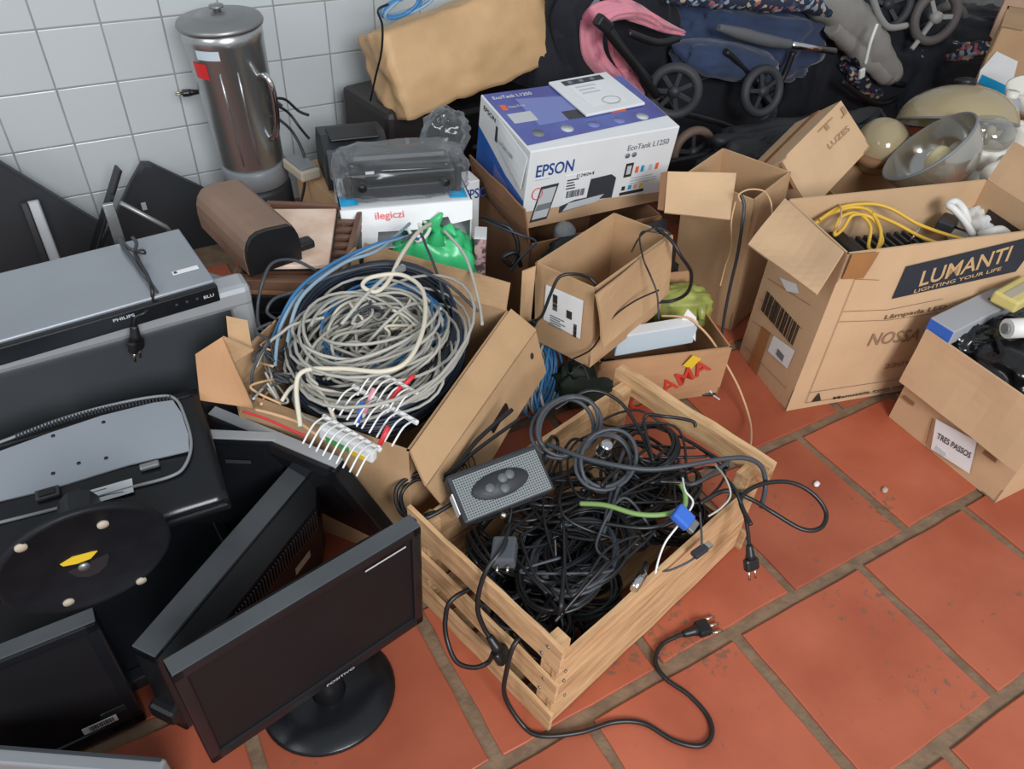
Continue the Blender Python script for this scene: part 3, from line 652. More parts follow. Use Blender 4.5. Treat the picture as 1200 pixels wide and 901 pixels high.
# ================================================================== RACK, BOARD, SPEAKER
ck = thing('black_cabinet', 'low black cabinet under the brown rack and pinkish board', 'cabinet', (.2, 1.40, 0), RZ(-29))
b = MB(); b.box((.112, .165, .17), (.225, .33, .34), None, .006); b.build('body', BLACKP, ck)
b = MB(); b.box((.112, .165, .345), (.225, .33, .012), None, .003); b.build('top', CARD_D, ck)
b = MB(); b.box((.112, -.003, .2), (.19, .006, .2), None, .002); b.build('door', BLACKP, ck)
rk = thing('rack', 'brown metal slatted rack tray lying behind the disc player', 'rack', (.2, 1.40, .352), RZ(-29))
b = MB()
for c, s in (((.112, .005, .012), (.225, .012, .024)), ((.112, .325, .012), (.225, .012, .024)), ((.006, .165, .012), (.012, .33, .023)), ((.219, .165, .012), (.012, .33, .023))): b.box(c, s, None, .002)
b.build('frame', BRONZE, rk)
for k in range(9): MB().box((.112, .03 + k * .034, .010), (.22, .014, .010), None, .002).build('slat', BRONZE, rk)
bd = thing('stone_board', 'pinkish marbled flat board lying on the brown rack', 'board', (.234, 1.417, .377), RZ(-24))
b = MB(); b.box((.085, .118, .006), (.168, .236, .012), None, .002); b.build('board', STONE, bd)
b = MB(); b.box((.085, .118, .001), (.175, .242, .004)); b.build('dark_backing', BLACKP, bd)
s0 = A(292, 325, .40); s1 = A(262, 248, .44); ax = V((-.06, .215, 0)); 
ca, cb = A(292, 318, .40), A(240, 262, .40)
sp = thing('speaker', 'brown curved speaker with a black end lying on the rack', 'speaker', ca, basis(A(345, 300, .40) - ca, (cb - ca)))
prof = [(0, -.012), (.115, -.012), (.118, .022), (.114, .05), (.108, .066), (.098, .074), (.05, .079), (.03, .078), (.016, .072), (.006, .06), (.0, .044), (-.002, .02)]
def shell(y0, y1, mm, nm, k=1.0):
    b = MB(); n = len(prof); cx, cz = .055, .03
    vs = [(cx + (x - cx) * k, y0, cz + (z - cz) * k) for x, z in prof] + [(cx + (x - cx) * k, y1, cz + (z - cz) * k) for x, z in prof]
    b.add(vs, [tuple(range(n)), tuple(range(2 * n - 1, n - 1, -1))] + [(i, n + i, n + (i + 1) % n, (i + 1) % n) for i in range(n)]); return b.build(nm, mm, sp)
shell(.008, .235, SPK, 'shell'); shell(-.004, .01, BLACKP, 'end_cap', .97); shell(.233, .245, CHAR, 'rear_cap', .9)
b = MB(); b.box((.13, .01, .014), (.035, .03, .018), None, .005); b.build('hook', BLACKP, sp)
cable('grey_cable', 'single grey cable arching out from the speaker into the cable carton', [A(372, 318, .40), A(345, 305, .43), A(320, 308, .44), A(308, 330, .42), A(302, 360, .38), A(306, 385, .36), A(330, 395, .36)], .0032, CGREY)

# ================================================================== WALL SIDE, MIDDLE
rb = carton('carton', 'brown carton with a red stripe, partly hidden beside the steel blender', (.575, 1.72, 0), 6, .235, .36, .26, CARD, [], True)
fr = faces(.24, .36, .26)['front']; bulged(fr, 0, 0, .007).rect(0.0, .14, .24, .20).build('red_stripe', REDINK, rb)
dv2 = thing('label_printer', 'black rounded desktop printer on the carton behind the steel blender', 'printer', (.565, 1.87, .27), RZ(-10))
b = MB(); pr = [(0, 0), (.18, 0), (.18, .06), (.15, .115), (.06, .13), (.01, .10)]
b.prism(pr, .17, TM((0, 0.02, 0), basis((0, 1, 0), (0, 0, 1))) @ Matrix.Translation((-.02, 0, 0))); b.build('body', CHAR, dv2)
b = MB(); b.box((.085, -.006, .055), (.12, .012, .07), None, .006); b.build('paper_slot', BLACKP, dv2)
b = MB(); b.box((.085, .06, .128), (.13, .08, .008), None, .003); b.build('cover', BLACKP, dv2)
bg_ = thing('grey_box', 'small beige worn device lid behind the blender cords', 'device', (.515, 1.95, .262), RZ(10))
b = MB(); b.box((.03, .05, .02), (.06, .11, .03), None, .006); b.build('body', BEIGE, bg_); b = MB(); b.box((.03, .05, .038), (.05, .09, .006), None, .002); b.build('lid', GREYP, bg_)
dk = thing('black_device', 'dark brown upright device with small silver badges under the kraft parcel', 'device', (.80, 2.0, 0), RZ(10))
b = MB(); b.box((.06, .12, .20), (.14, .26, .40), None, .02); b.build('body', mat('dark_brown_plastic', rgb(44, 40, 40), .45), dk)
b = MB(); b.box((.05, -.012, .30), (.012, .004, .03)); b.build('badge', SILVER, dk); b = MB(); b.box((.0, -.012, .29), (.012, .004, .03)); b.build('badge', GREYP, dk)
db = thing('black_case', 'big black case standing under the kraft parcel', 'case', (.97, 1.98, 0), RZ(4))
b = MB(); b.box((.2, .15, .19), (.44, .30, .38), None, .02); b.build('body', BLACKP, db)
b = MB(); b.tube(spline([(.1, -.005, .25), (.1, -.03, .27), (.3, -.03, .27), (.3, -.005, .25)], 6), .008, 8); b.build('handle', CHAR, db)
# kraft parcel
pa = [AY(478, 142, 1.935), AY(656, 70, 2.02), AY(444, 40, 2.0), AY(636, -45, 2.10)]
Rp = basis(pa[1] - pa[0], pa[2] - pa[0]); pw = (pa[1] - pa[0]).length; ph = (pa[2] - pa[0]).dot(V(Rp.col[1]))
pc = thing('kraft_parcel', 'large parcel wrapped in brown kraft paper, above the printer carton', 'parcel', pa[0], Rp)
b = MB(); n = 26; vs = []
bm = bmesh.new(); bmesh.ops.create_cube(bm, size=1); bmesh.ops.subdivide_edges(bm, edges=bm.edges[:], cuts=19, use_grid_fill=True)
for v in bm.verts:
    p = v.co.copy(); q = V((p.x, p.y, p.z)); rnd = V([math.copysign(abs(2 * c) ** .8 / 2, c) for c in p])
    w_ = V(((p.x + .5) * pw, (p.y + .5) * ph, (p.z - .5) * .16))
    k = .013 * noise.noise(w_ * 10) + .009 * noise.noise(w_ * 26); cc = V((pw / 2, ph / 2, -.08)); r_ = (w_ - cc)
    e = max(0, abs(p.x) + abs(p.y) + abs(p.z) - 1.15)
    v.co = w_ + r_.normalized() * k - r_ * (.02 * e)
    if p.z > .45: v.co.z += .018 * (1 - 4 * p.x * p.x) * (1 - 4 * p.y * p.y)
bm.verts.index_update(); b.add([v.co.copy() for v in bm.verts], [[v.index for v in f.verts] for f in bm.faces], True); bm.free()
b.build('wrapping', KRAFT, pc)
cb_ = thing('cable_bundle', 'blue and grey cable bundle lying on the upper corner of the kraft parcel', 'cable', AY(470, 15, 2.0))
cp = coil_pts(AY(478, 4, 1.985), .075, .022, 5, basis(AY(510, -6, 1.98) - AY(445, 22, 1.98), (0, 0, 1)), .35, 3)
MB().tube(cp, .004, 7).build('cord', CPALEB, cb_, True)
MB().tube(coil_pts(AY(470, 8, 1.975), .05, .02, 3, basis(AY(510, -6, 1.98) - AY(445, 22, 1.98), (0, 0, 1)), .4, 8), .004, 7).build('cord', CBLUE, cb_, True)
cable('cord', 'thin black cord dangling down the left side of the kraft parcel', [AY(455, 5, 1.97), AY(443, 12, 1.96), AY(448, 30, 1.96), AY(447, 60, 1.97), AY(440, 90, 2.0), AY(434, 118, 2.05)], .003, CBLACK)

def wf(th, fr):                                  # a part frame expressed in the world
    M = mw(th); R = M.to_3x3(); return Fr(M @ fr.o, R @ fr.ex, R @ fr.ey)
def lpoly(th, fr, px, name, m, t=.0008):
    w_ = wf(th, fr); return fr.poly([onp(w_, *p) for p in px], t).build(name, m, th)
def lline(th, fr, px, name, m, wd=.0012, t=.0008):
    w_ = wf(th, fr); q = [onp(w_, *p) for p in px]; b = MB()
    for (a, c) in zip(q, q[1:]):
        d = V((c[0] - a[0], c[1] - a[1])).normalized() * wd / 2; n = V((-d.y, d.x))
        b.add([fr.P(a[0] + n.x, a[1] + n.y, t), fr.P(a[0] - n.x, a[1] - n.y, t), fr.P(c[0] - n.x, c[1] - n.y, t), fr.P(c[0] + n.x, c[1] + n.y, t)], [(0, 1, 2, 3)])
    return b.build(name, m, th)
def ltext(th, fr, txt, p0, p1, h, m, t=.0012, name='lettering'):
    w_ = wf(th, fr); a = onp(w_, *p0); c = onp(w_, *p1); d = V((c[0] - a[0], c[1] - a[1]))
    return lettering(fr, txt, a[0], a[1], h, d.length, m, th, t, name, math.degrees(math.atan2(d.y, d.x)))

# ================================================================== PRINTER CARTON AND WHAT CARRIES IT
c15 = carton('carton', 'dark brown carton carrying the white printer box', (.915, 1.40, 0), -3, .40, .33, .272, CARD_D, [('x0', .10, 12)], False, bulge=.003)
RE = (RZ(-3.27) @ Matrix.Rotation(rad(6.5), 3, 'X')); EW, ED, EH = .427, .281, .222
ep = thing('printer_box', 'large white and purple printer box with blue lettering under the pale leaflet', 'box', (.922, 1.461, .279), RE)
b = MB(); b.box((EW / 2, ED / 2, EH / 2), (EW, ED, EH), None, .003); b.build('body', WHITEC, ep)
F = faces(EW, ED, EH); ff, fl_, ftp = F['front'], F['left'], F['top']
ftp.poly([(.004, .026), (EW - .004, .055), (EW - .004, ED - .004), (.004, ED - .004)], .0009).build('purple_panel', PURPLE, ep)
ftp.poly([(.075, .10), (.215, .105), (.215, .215), (.075, .235)], .0013).build('pale_inset', PURPLE_L, ep)
ftp.rect(.02, .125, .085, .17, .0016).build('printed_picture', YELLOWPR if False else LGREYPRINT, ep)
ftp.rect(.02, .19, .035, .215, .0016).build('colour_square', ORANGEPR, ep); lettering(ftp, 'Heat-Free', .04, .195, .012, .045, LGREYPRINT, ep, .0018)
lettering(ftp, 'EcoTank L1250', .02, .245, .014, .11, PAPER, ep, .0018)
ftp.rect(.16, .105, .215, .145, .0017).build('printed_picture', DGREYPRINT, ep)
for k, (x, m) in enumerate(((.045, GREYPRINT), (.125, LGREYPRINT), (.20, PURPLE_L), (.275, PURPLE_L), (.345, LGREYPRINT))):
    b = MB(); b.lathe([(.016, .001), (.016, .0018)], 20, Matrix.Translation(ftp.P(x + .01, .068, 0))); b.build('round_icon', m, ep)
ftp.rect(.285, .105, .33, .125, .0017).build('orange_tag', ORANGEPR, ep)
# left end: torn white flap above, blue below
fl_.poly([(.004, .004), (ED - .002, .004), (ED - .002, .085), (ED * .62, .095), (ED * .30, .12), (.004, .14)], .0009).build('blue_panel', EBLUE, ep)
fl_.poly([(.11, .02), (.2, .02), (.2, .07), (.11, .09)], .0013).build('violet_inset', PURPLE_L, ep)
lettering(fl_, 'EPSON', .025, .195, .012, .07, INKSOFT if False else DGREYPRINT, ep); barcode(fl_, .10, .15, .15, .19, DGREYPRINT, ep, 11); lines(fl_, .165, .145, .24, .19, 5, GREYPRINT, ep, 5)
b = MB(); b.slab(fl_.P(.12, .150, .004), fl_.P(ED - .01, .118, .010), fl_.P(ED - .012, .20, .001), fl_.P(.11, .215, .001), .002, 6, 4, .003); b.build('torn_flap', WHITEC, ep)
lettering(Fr(fl_.P(0, 0, .009), fl_.ex, fl_.ey), 'EcoTank L1250', .135, .165, .010, .08, GREYPRINT, ep)
# front
ff.poly([(.002, .002), (EW - .002, .002), (EW - .002, .030), (.25, .045), (.10, .050), (.002, .055)], .0007).build('tan_band', TANP, ep)
lettering(ff, 'EPSON', .022, .150, .032, .104, ETXT, ep); lines(ff, .022, .140, .09, .146, 1, LGREYPRINT, ep, 3)
ff.poly([(.022, .018), (.072, .020), (.092, .122), (.042, .120)], .0012).build('phone_picture', DGREYPRINT, ep)
ff.poly([(.028, .026), (.070, .028), (.086, .114), (.044, .112)], .0016).build('phone_screen', LGREYPRINT, ep); ff.poly([(.034, .05), (.073, .052), (.078, .07), (.038, .068)], .002).build('screen_bar', GREYPRINT, ep)
b = MB(); b.tube([ff.P(.033 + .014 * cos(a * pi / 12), .102 + .016 * sin(a * pi / 12), .0014) for a in range(24)], .0012, 5, True); b.build('red_circle', REDST, ep)
ff.poly([(.105, .03), (.185, .038), (.205, .05), (.262, .045), (.262, .105), (.245, .118), (.185, .115), (.182, .07), (.105, .05)], .0012).build('printer_picture', DGREYPRINT, ep)
ff.poly([(.115, .033), (.215, .042), (.235, .062), (.13, .055)], .0016).build('printed_sheet', LGREYPRINT, ep)
ff.rect(.108, .062, .182, .138, .0017).build('shipping_label', PAPER, ep); barcode(ff, .118, .072, .172, .092, DGREYPRINT, ep, 8, t=.0022); lines(ff, .114, .098, .15, .13, 4, DGREYPRINT, ep, 9, .0022); lettering(ff, 'E124604-4', .14, .128, .010, .05, INK, ep, .0022)
lettering(ff, 'EcoTank L1250', .278, .178, .015, .125, GREYPRINT, ep)
for x in (.282, .302): b = MB(); b.lathe([(.007, .0), (.007, .001)], 16, TM(ff.P(x, .164, .001), Matrix.Rotation(rad(90), 3, 'X'))); b.build('round_icon', GREYPRINT, ep)
ff.rect(.285, .10, .308, .14, .0014).build('phone_picture', INK, ep); ff.rect(.290, .108, .303, .133, .0018).build('phone_screen', LGREYPRINT, ep)
for x, m in ((.318, ORANGEPR), (.335, CYANP), (.36, LGREYPRINT), (.38, ORANGEPR)): ff.rect(x, .108, x + .009, .126, .0014).build('colour_square', m, ep)
for x, m in ((.288, INK), (.308, CYANP), (.325, CPINK), (.342, YELLOWPR)): ff.rect(x, .06, x + .010, .072, .0014).build('ink_square', m, ep)
lines(ff, .31, .075, .40, .10, 3, LGREYPRINT, ep, 6); ff.rect(.285, .045, .36, .054, .0014).build('caption_bar', INK, ep)
# pale foam tray insert lying on top
tr = thing('manual', 'pale grey printed leaflet pad lying on the purple top of the printer box', 'leaflet', mw(ep) @ V((.20, .095, EH + .0025)), RE @ RZ(4))
b = MB(); b.box((.10, .095, .004), (.185, .18, .007), None, .002); b.build('pad', GREYBOX if False else WHITEC, tr)
ft = Fr((.0075, .005, .0078), (1, 0, 0), (0, 1, 0)); ft.rect(.03, .145, .155, .168).build('dark_band', DGREYPRINT, tr)
ft.rect(.035, .03, .15, .143, .0006).build('inner_panel', PAPER, tr)
b = MB(); b.tube([ft.P(.105 + .026 * cos(a * pi / 12), .042 + .018 * sin(a * pi / 12), .001) for a in range(24)], .0008, 5, True); b.build('printed_oval', GREYPRINT, tr)
lines(ft, .05, .09, .14, .14, 3, LGREYPRINT, tr, 4)
for k in range(3): ft.rect(.045 + .035 * k, .150, .058 + .035 * k, .163, .0014).build('band_icon', GREYPRINT, tr)
e2 = thing('printer_box', 'second white printer box showing only a blue letter, behind the toner cartridge', 'box', (.70, 1.64, .0), RZ(0))
b = MB(); b.box((.10, .03, .17), (.20, .06, .34), None, .003); b.build('body', WHITEC, e2)
lettering(Fr((0, 0, 0), (1, 0, 0), (0, 0, 1)), 'EPSON', .155, .29, .028, .09, ETXT, e2)

# ================================================================== TONER ON ITS CARTON
wa = A(398, 246, .38); wc = A(553, 233, .38); exw = wc - wa; exw.z = 0; ww = exw.length; RW = basis(exw, V((0, 0, 1)).cross(exw))
lo = thing('file_box', 'dark green box under the toner carton', 'box', wa - V((0, 0, .38)) + V(RW.col[1]) * .012, RW)
b = MB(); b.box((ww / 2, .075, .13), (ww * .96, .145, .26), None, .004); b.build('body', mat('dark_green_card', rgb(44, 56, 52), .6), lo)
Fr((0, .002, 0), (1, 0, 0), (0, 0, 1)).rect(.02, .18, .10, .25).build('label', mat('pale_green_print', rgb(150, 166, 150), .6), lo)
wcn = thing('toner_carton', 'white toner carton with a torn front flap and red lettering, near the green bag', 'carton', wa - V((0, 0, .115)), RW)
b = MB(); hW = .115
b.slab((0, 0, 0), (0, 0, hW), (0, .16, hW), (0, .16, 0), .003); b.slab((ww, 0, 0), (ww, .16, 0), (ww, .16, hW), (ww, 0, hW), .003)
b.slab((ww, .16, 0), (0, .16, 0), (0, .16, hW), (ww, .16, hW), .003); b.slab((0, 0, .003), (ww, 0, .003), (ww, .16, .003), (0, .16, .003), .003); b.slab((0, 0, hW), (ww, 0, hW), (ww, .16, hW), (0, .16, hW), .003)
b.build('body', WHITEC, wcn)
fl = Fr((0, -.005, hW), (1, 0, 0), (0, -.55, -1)); RFl = basis(fl.ex, fl.ey)
b = MB(); b.prism([(0, 0), (ww, 0), (ww * .985, .045), (ww * .82, .052), (ww * .80, .034), (ww * .60, .038), (ww * .585, .058), (ww * .26, .055), (ww * .24, .088), (ww * .02, .092)], .003, TM((0, -.005, hW), RFl)); b.build('torn_flap', WHITEC, wcn)
lettering(Fr(fl.P(0, 0, -.0008), (1, 0, 0), -fl.ey), 'ilegiczi', ww * .25, -.026, .016, .068, REDST, wcn)
tn = thing('toner_cartridge', 'black toner cartridge in a clear plastic bag on the white carton', 'toner', wa + V((0, 0, .003)) + V(RW.col[1]) * .02, RW)
b = MB(); b.box((ww * .5, .045, .036), (ww * .80, .075, .06), None, .006); b.box((ww * .5, .10, .045), (ww * .76, .06, .075), None, .012); b.build('body', BLACKP, tn)
b = MB(); b.box((ww * .5, .006, .022), (ww * .66, .012, .03), None, .003); b.build('shutter', CHAR, tn)
for x in (.085, .915): b = MB(); b.box((ww * x, .05, .04), (.014, .09, .07), None, .004); b.build('end_cap', CHAR, tn)
for x in (.18, .80): b = MB(); b.lathe([(.010, 0), (.010, .02)], 14, TM((ww * x, 0.0, .045), Matrix.Rotation(rad(90), 3, 'X'))); b.build('gear', BLACKP, tn)
for x in (.07, .90): b = MB(); b.slab((ww * (x - .06), -.01, .001), (ww * (x + .07), -.012, .001), (ww * (x + .07), .03, .004), (ww * (x - .06), .03, .004), .002, 4, 3, .006, .006); b.build('cyan_strip', CYANP, tn)
b = MB(); b.box((ww * .25, .012, .064), (.02, .004, .012)); b.build('label', PAPER, tn)
b = MB(); b.lump((ww * .5, .06, .046), (ww * .50, .082, .052), None, .10, 4, 4, 64, 30, 0, 0, .5); b.build('plastic_bag', POLY, tn)
b = MB(); b.lump((ww * .88, .12, .10), (.055, .035, .06), Matrix.Rotation(rad(25), 3, 'Y'), .25, 3, 9, 36, 22, 9, .08, .8); b.build('bag_neck', POLY, tn)
b = MB(); b.slab((-.012, .01, .06), (.02, .005, .06), (.02, .012, .125), (-.012, .02, .125), .001, 3, 4, .003, .006); b.build('bag_corner', POLY, tn)

# ================================================================== GREEN BAG
gb = thing('green_bag', 'green plastic carrier bag knotted shut behind the cable carton', 'bag', A(505, 300, .25))
gc = A(507, 296, .24); gc.z = .155
b = MB(); b.lump(gc, (.118, .075, .155), RZ(-30), .13, 3.2, 3, 56, 34, 11, .03, .8); b.build('bag', GREENBAG, gb, True)
k0 = A(512, 268, .31)
b = MB(); b.tube([A(510, 285, .29), A(513, 270, .32), A(508, 262, .34), A(518, 250, .37)], [.026, .011, .016, .004], 12); b.build('knot', GREENBAG, gb, True)
b = MB(); b.tube([A(513, 272, .315), A(503, 262, .335), A(497, 268, .34)], [.011, .012, .003], 10); b.tube([A(516, 272, .315), A(528, 268, .33), A(534, 276, .325)], [.010, .014, .003], 10); b.build('bag_ear', GREENBAG, gb, True)
wr = cable('cord_bundle', 'white cord bundle poking out above the green bag', [A(485, 280, .31), A(478, 266, .335), A(486, 260, .34), A(494, 268, .335), A(488, 282, .31), A(498, 278, .32), A(504, 265, .335), A(496, 259, .34)], .0048, WPLAST)
pk = thing('packet', 'small speckled pink packet tucked beside the green bag', 'packet', A(568, 285, .24)); pkp = A(563, 285, .27)
b = MB(); b.box((0, 0, -.06), (.03, .05, .17), TM(pkp, RZ(-30)), .006); b.build('body', mat('speckled_print', rgb(196, 160, 160), .5, col2=rgb(90, 70, 80), vscale=60, thresh=(.42, .55)), pk, True)
b = MB(); b.box((0, 0, .029), (.03, .05, .006), TM(pkp, RZ(-30))); b.build('seal', WHITEC, pk, True)

# ================================================================== CABLE CARTON
CB = V((.340, .845, 0)); CYAW = 38.0; CW_, CD_, CH_ = .45, .355, .325
cc = carton('cable_carton', 'large open brown carton overflowing with coiled network cables', CB, CYAW, CW_, CD_, CH_, CARD, [('y1', .055, 8), ('x1', .06, 14)], False, bulge=.012)
# long right-hand flap hanging outwards, with a crease and print
b = MB(); b.slab((.0, 0, CH_), (CW_, 0, CH_), (CW_ + .01, -.055, CH_ - .045), (-.03, -.045, CH_ - .035), .005, 10, 3, .004, .004, 2); b.build('flap', CARD, cc)
b = MB(); b.slab((-.03, -.045, CH_ - .035), (CW_ + .01, -.055, CH_ - .045), (CW_ - .0, -.088, CH_ - .140), (.0, -.080, CH_ - .135), .005, 10, 3, .004, .004, 5); fp = b.build('flap', CARD, cc)
FP = Fr((-.03, -.0465, CH_ - .035), (1, 0, 0), (0, .03, .08))
lettering(FP, 'DURO', .055, -.080, .036, .085, INK, cc, .006); b = MB(); FP.rect(.225, -.072, .30, -.058, .006, b); b.build('handle_slot', BLACKP, cc)
b = MB(); b.lathe([(.007, 0), (.007, .001)], 14, TM(FP.P(.445, -.045, .007), basis(FP.ex, FP.ey))); b.build('round_mark', INK, cc)
# left flaps
q = [A(295, 470, .325), A(252, 471, .325), A(231, 418, .40), A(272, 408, .41)]
b = MB(); b.slab(A(298, 478, .32), A(236, 468, .33), A(231, 414, .40), A(262, 394, .43), .005, 6, 6, .006, .008, 4); b.build('flap', CARD_R, cc, True)
b = MB(); b.slab(A(231, 414, .402), A(262, 394, .432), A(297, 408, .40), A(270, 424, .37), .005, 4, 4, .004, .006, 6); b.build('flap', CARD, cc, True)
b = MB(); b.slab(A(268, 402, .40), A(296, 412, .385), A(290, 375, .425), A(265, 370, .43), .005, 4, 4, .004, .01, 8); b.build('flap', CARD, cc, True)
cM = TM(CB, RZ(CYAW))
def cl(x, y, z): return cM @ V((x, y, z))
ctr = cl(.23, .18, 0)
RC = RZ(CYAW)
for k in range(5):
    tl = RC @ Matrix.Rotation(rad(9 + random.uniform(-4, 4)), 3, 'X') @ Matrix.Rotation(rad(-4 + random.uniform(-5, 5)), 3, 'Y')
    p = coil_pts(ctr + RC @ V((.008, .012, .285 + .020 * k)), .200 - .006 * k, .160 - .004 * k, 7, tl, .06, 20 + k, 30, .03)
    cable('network_cable', 'dark navy network cable coil around the inside of the cable carton', p, .0035, CNAVY, group='navy cable coils in the carton', n=0)
for k in range(8):
    tl = RC @ Matrix.Rotation(rad(random.uniform(-16, 20)), 3, 'X') @ Matrix.Rotation(rad(random.uniform(-18, 12)), 3, 'Y')
    p = coil_pts(ctr + RC @ V((-.045 + random.uniform(-.05, .05), -.02 + random.uniform(-.04, .04), .33 + .010 * k)), random.uniform(.08, .165), random.uniform(.06, .125), 6, tl, .5, 40 + k, 28, .07)
    cable('network_cable', 'pale grey network cable coil in the middle of the cable carton', p, .0030, CLGREY, group='pale grey cable coils in the carton', n=0)
for k in range(22):
    rn = random.Random(500 + k); a0 = rn.uniform(0, 6.28); a1 = a0 + rn.uniform(1.6, 3.4); am = (a0 + a1) / 2; r0 = rn.uniform(.75, 1.0)
    q = [(a0, r0), (a0 * .7 + a1 * .3, rn.uniform(.25, .75)), (am + rn.uniform(-.4, .4), rn.uniform(.1, .8)), (a0 * .3 + a1 * .7, rn.uniform(.25, .75)), (a1, rn.uniform(.75, 1.0))]
    pts = [ctr + RC @ V((-.035 + .155 * r_ * cos(a_), -.015 + .13 * r_ * sin(a_), .385 + rn.uniform(-.01, .035) - .03 * (r_ > .7))) for a_, r_ in q]
    cable('network_cable', 'loose grey network cable strand crossing the coil heap', pts, .0029, rn.choice((CLGREY, CLGREY, CLGREY, CCREAM, CGREY)), group='loose strands across the coil heap')
for k in range(2):
    p = coil_pts(ctr + RC @ V((0, 0, .36 + .02 * k)), .14, .11, 3, RC @ Matrix.Rotation(rad(8 * (k * 2 - 1)), 3, 'X'), .3, 60 + k, 28, .05)
    cable('network_cable', 'blue network cable threaded among the pale grey coils', p, .0031, CBLUE, group='blue cables among the grey coils', n=0)
for k in range(2):
    p = coil_pts(ctr + RC @ V((-.02, 0, .37)), .17, .13, 2.5, RC @ Matrix.Rotation(rad(6 - 10 * k), 3, 'Y'), .3, 70 + k, 28, .05)
    cable('network_cable', 'thin black cable wandering over the pale grey coils', p, .0025, CBLACK, group='black cables over the grey coils', n=0)
cable('network_cable', 'thick cream cable making one big loop on top of the grey coils', [A(352, 500, .38), A(350, 440, .43), A(395, 432, .44), A(450, 435, .45), A(480, 420, .455), A(497, 380, .46), A(495, 340, .46), A(470, 322, .46), A(435, 325, .46), A(425, 335, .455), A(440, 342, .45), A(455, 330, .455), A(470, 300, .46), A(490, 272, .45), A(505, 262, .42)], .0042, CCREAM)
cable('network_cable', 'grey cable with a clear connector crossing behind the cream loop', [A(400, 380, .42), A(430, 345, .45), A(452, 325, .455), A(464, 319, .457)], .0036, CLGREY)
cn = thing('connector', 'clear plastic network connector at the top of the grey coils', 'connector', A(468, 316, .455)); b = MB(); b.box((0, 0, 0), (.024, .012, .009), TM(A(468, 316, .457), RZ(20)), .001); b.build('housing', GREYP, cn, True); b = MB(); b.box((.010, 0, .005), (.005, .010, .001), TM(A(468, 316, .457), RZ(20))); b.build('contacts', BRASS, cn, True)
for k, (m, r, pts, lab) in enumerate((
    (CPALEB, .0036, [A(322, 430, .36), A(330, 380, .40), A(360, 335, .42), A(410, 303, .42), A(450, 285, .41), A(485, 275, .39)], 'pale blue cable arching over the back edge of the cable carton, outer'),
    (CBLUE, .0036, [A(318, 400, .37), A(345, 345, .42), A(385, 312, .43), A(430, 290, .42), A(470, 278, .40), A(490, 280, .37)], 'blue cable arching over the back edge of the cable carton'),
    (CPALEB, .0036, [A(335, 410, .39), A(352, 350, .43), A(400, 310, .43), A(440, 295, .42), A(462, 278, .40), A(480, 262, .38)], 'pale blue cable arching over the back edge of the cable carton, inner'),
    (CGREY, .0033, [A(325, 375, .38), A(313, 365, .38), A(322, 350, .40), A(350, 340, .42), A(400, 320, .43), A(460, 310, .44), A(520, 330, .42), A(560, 365, .38)], 'dark grey cable bending round at the left of the coils'),
    (CCREAM, .0036, [A(330, 470, .37), A(345, 452, .39), A(370, 455, .395), A(385, 475, .39), A(395, 500, .375)], 'cream cable hooking down towards the white clip strips'),
    (CLGREY, .0034, [A(520, 270, .42), A(545, 300, .40), A(560, 350, .38), A(565, 380, .37)], 'pale grey cable hanging over the back edge beside the green bag'),
    (CGREY, .003, [A(470, 285, .40), A(490, 272, .42), A(500, 290, .41), A(512, 320, .40), A(520, 350, .40)], 'dark cable lying across the green bag'),
    (CLGREY, .003, [A(300, 430, .37), A(312, 405, .40), A(330, 390, .41), A(345, 380, .42), A(380, 372, .43)], 'pale grey cable end at the left flap of the cable carton'),
    (CGREY, .0028, [A(297, 470, .35), A(295, 440, .37), A(305, 415, .40), A(315, 400, .41), A(300, 388, .41), A(318, 378, .41)], 'thin dark cable curling at the left flap of the cable carton'),
    (CTAN, .003, [A(300, 480, .345), A(320, 485, .35), A(350, 495, .35), A(370, 508, .345), A(385, 505, .35)], 'tan cord lying along the front edge of the cable carton'),
    (CRED, .0025, [A(285, 482, .34), A(310, 490, .345), A(340, 503, .345), A(360, 512, .34)], 'thin red cord lying along the front edge of the cable carton'))):
    cable('network_cable', lab, pts, r, m)
for k in range(10):
    rn = random.Random(90 + k); u0, v0 = rn.uniform(296, 330), rn.uniform(400, 470)
    pts = [A(u0 + rn.uniform(-12, 30), v0 + rn.uniform(-25, 25), rn.uniform(.34, .39)) for _ in range(5)]
    cable('cord', 'tangled thin cord at the left end of the cable carton', pts, .0022, rn.choice((CGREY, CGREY, CTAN, CLGREY)), group='tangled cords at the carton left end')
# white clip strips
def strip(label, a, c, ribs, seed):
    th = thing('clip_strip', label, 'clip strip', a); b = MB(); d = (c - a); L = d.length; R = basis(d, (0, 0, 1)); b.box((L / 2, 0, 0), (L, .008, .007), TM(a, R), .002); b.build('bar', WPLAST, th, True)
    nrm = V((d.y, -d.x, 0)).normalized()
    for k in range(ribs):
        p = a + d * ((k + .6) / ribs); b = MB(); b.tube(spline([p + V((0, 0, .004)), p + nrm * .03 + V((0, 0, .012)), p + nrm * .062 + V((0, 0, -.004))], 4), .0018, 5); b.build('clip', WPLAST, th, True)
strip('white plastic clip strip, uppermost over the coils', A(442, 435, .42), A(490, 462, .41), 7, 1)
strip('white plastic clip strip, middle of three on the coils', A(413, 452, .415), A(490, 496, .40), 9, 2)
strip('white plastic clip strip, lowest by the carton front', A(378, 487, .40), A(447, 528, .375), 9, 3)
pk = thing('packet', 'white packet with green and yellow print at the carton front edge', 'packet', A(400, 520, .34)); PR = basis(A(440, 530, .35) - A(378, 500, .36), (0, 0, 1)); pM = TM(A(378, 508, .355), PR)
b = MB(); b.box((.05, .008, 0), (.105, .028, .016), pM, .004); b.build('body', WHITEC, pk, True)
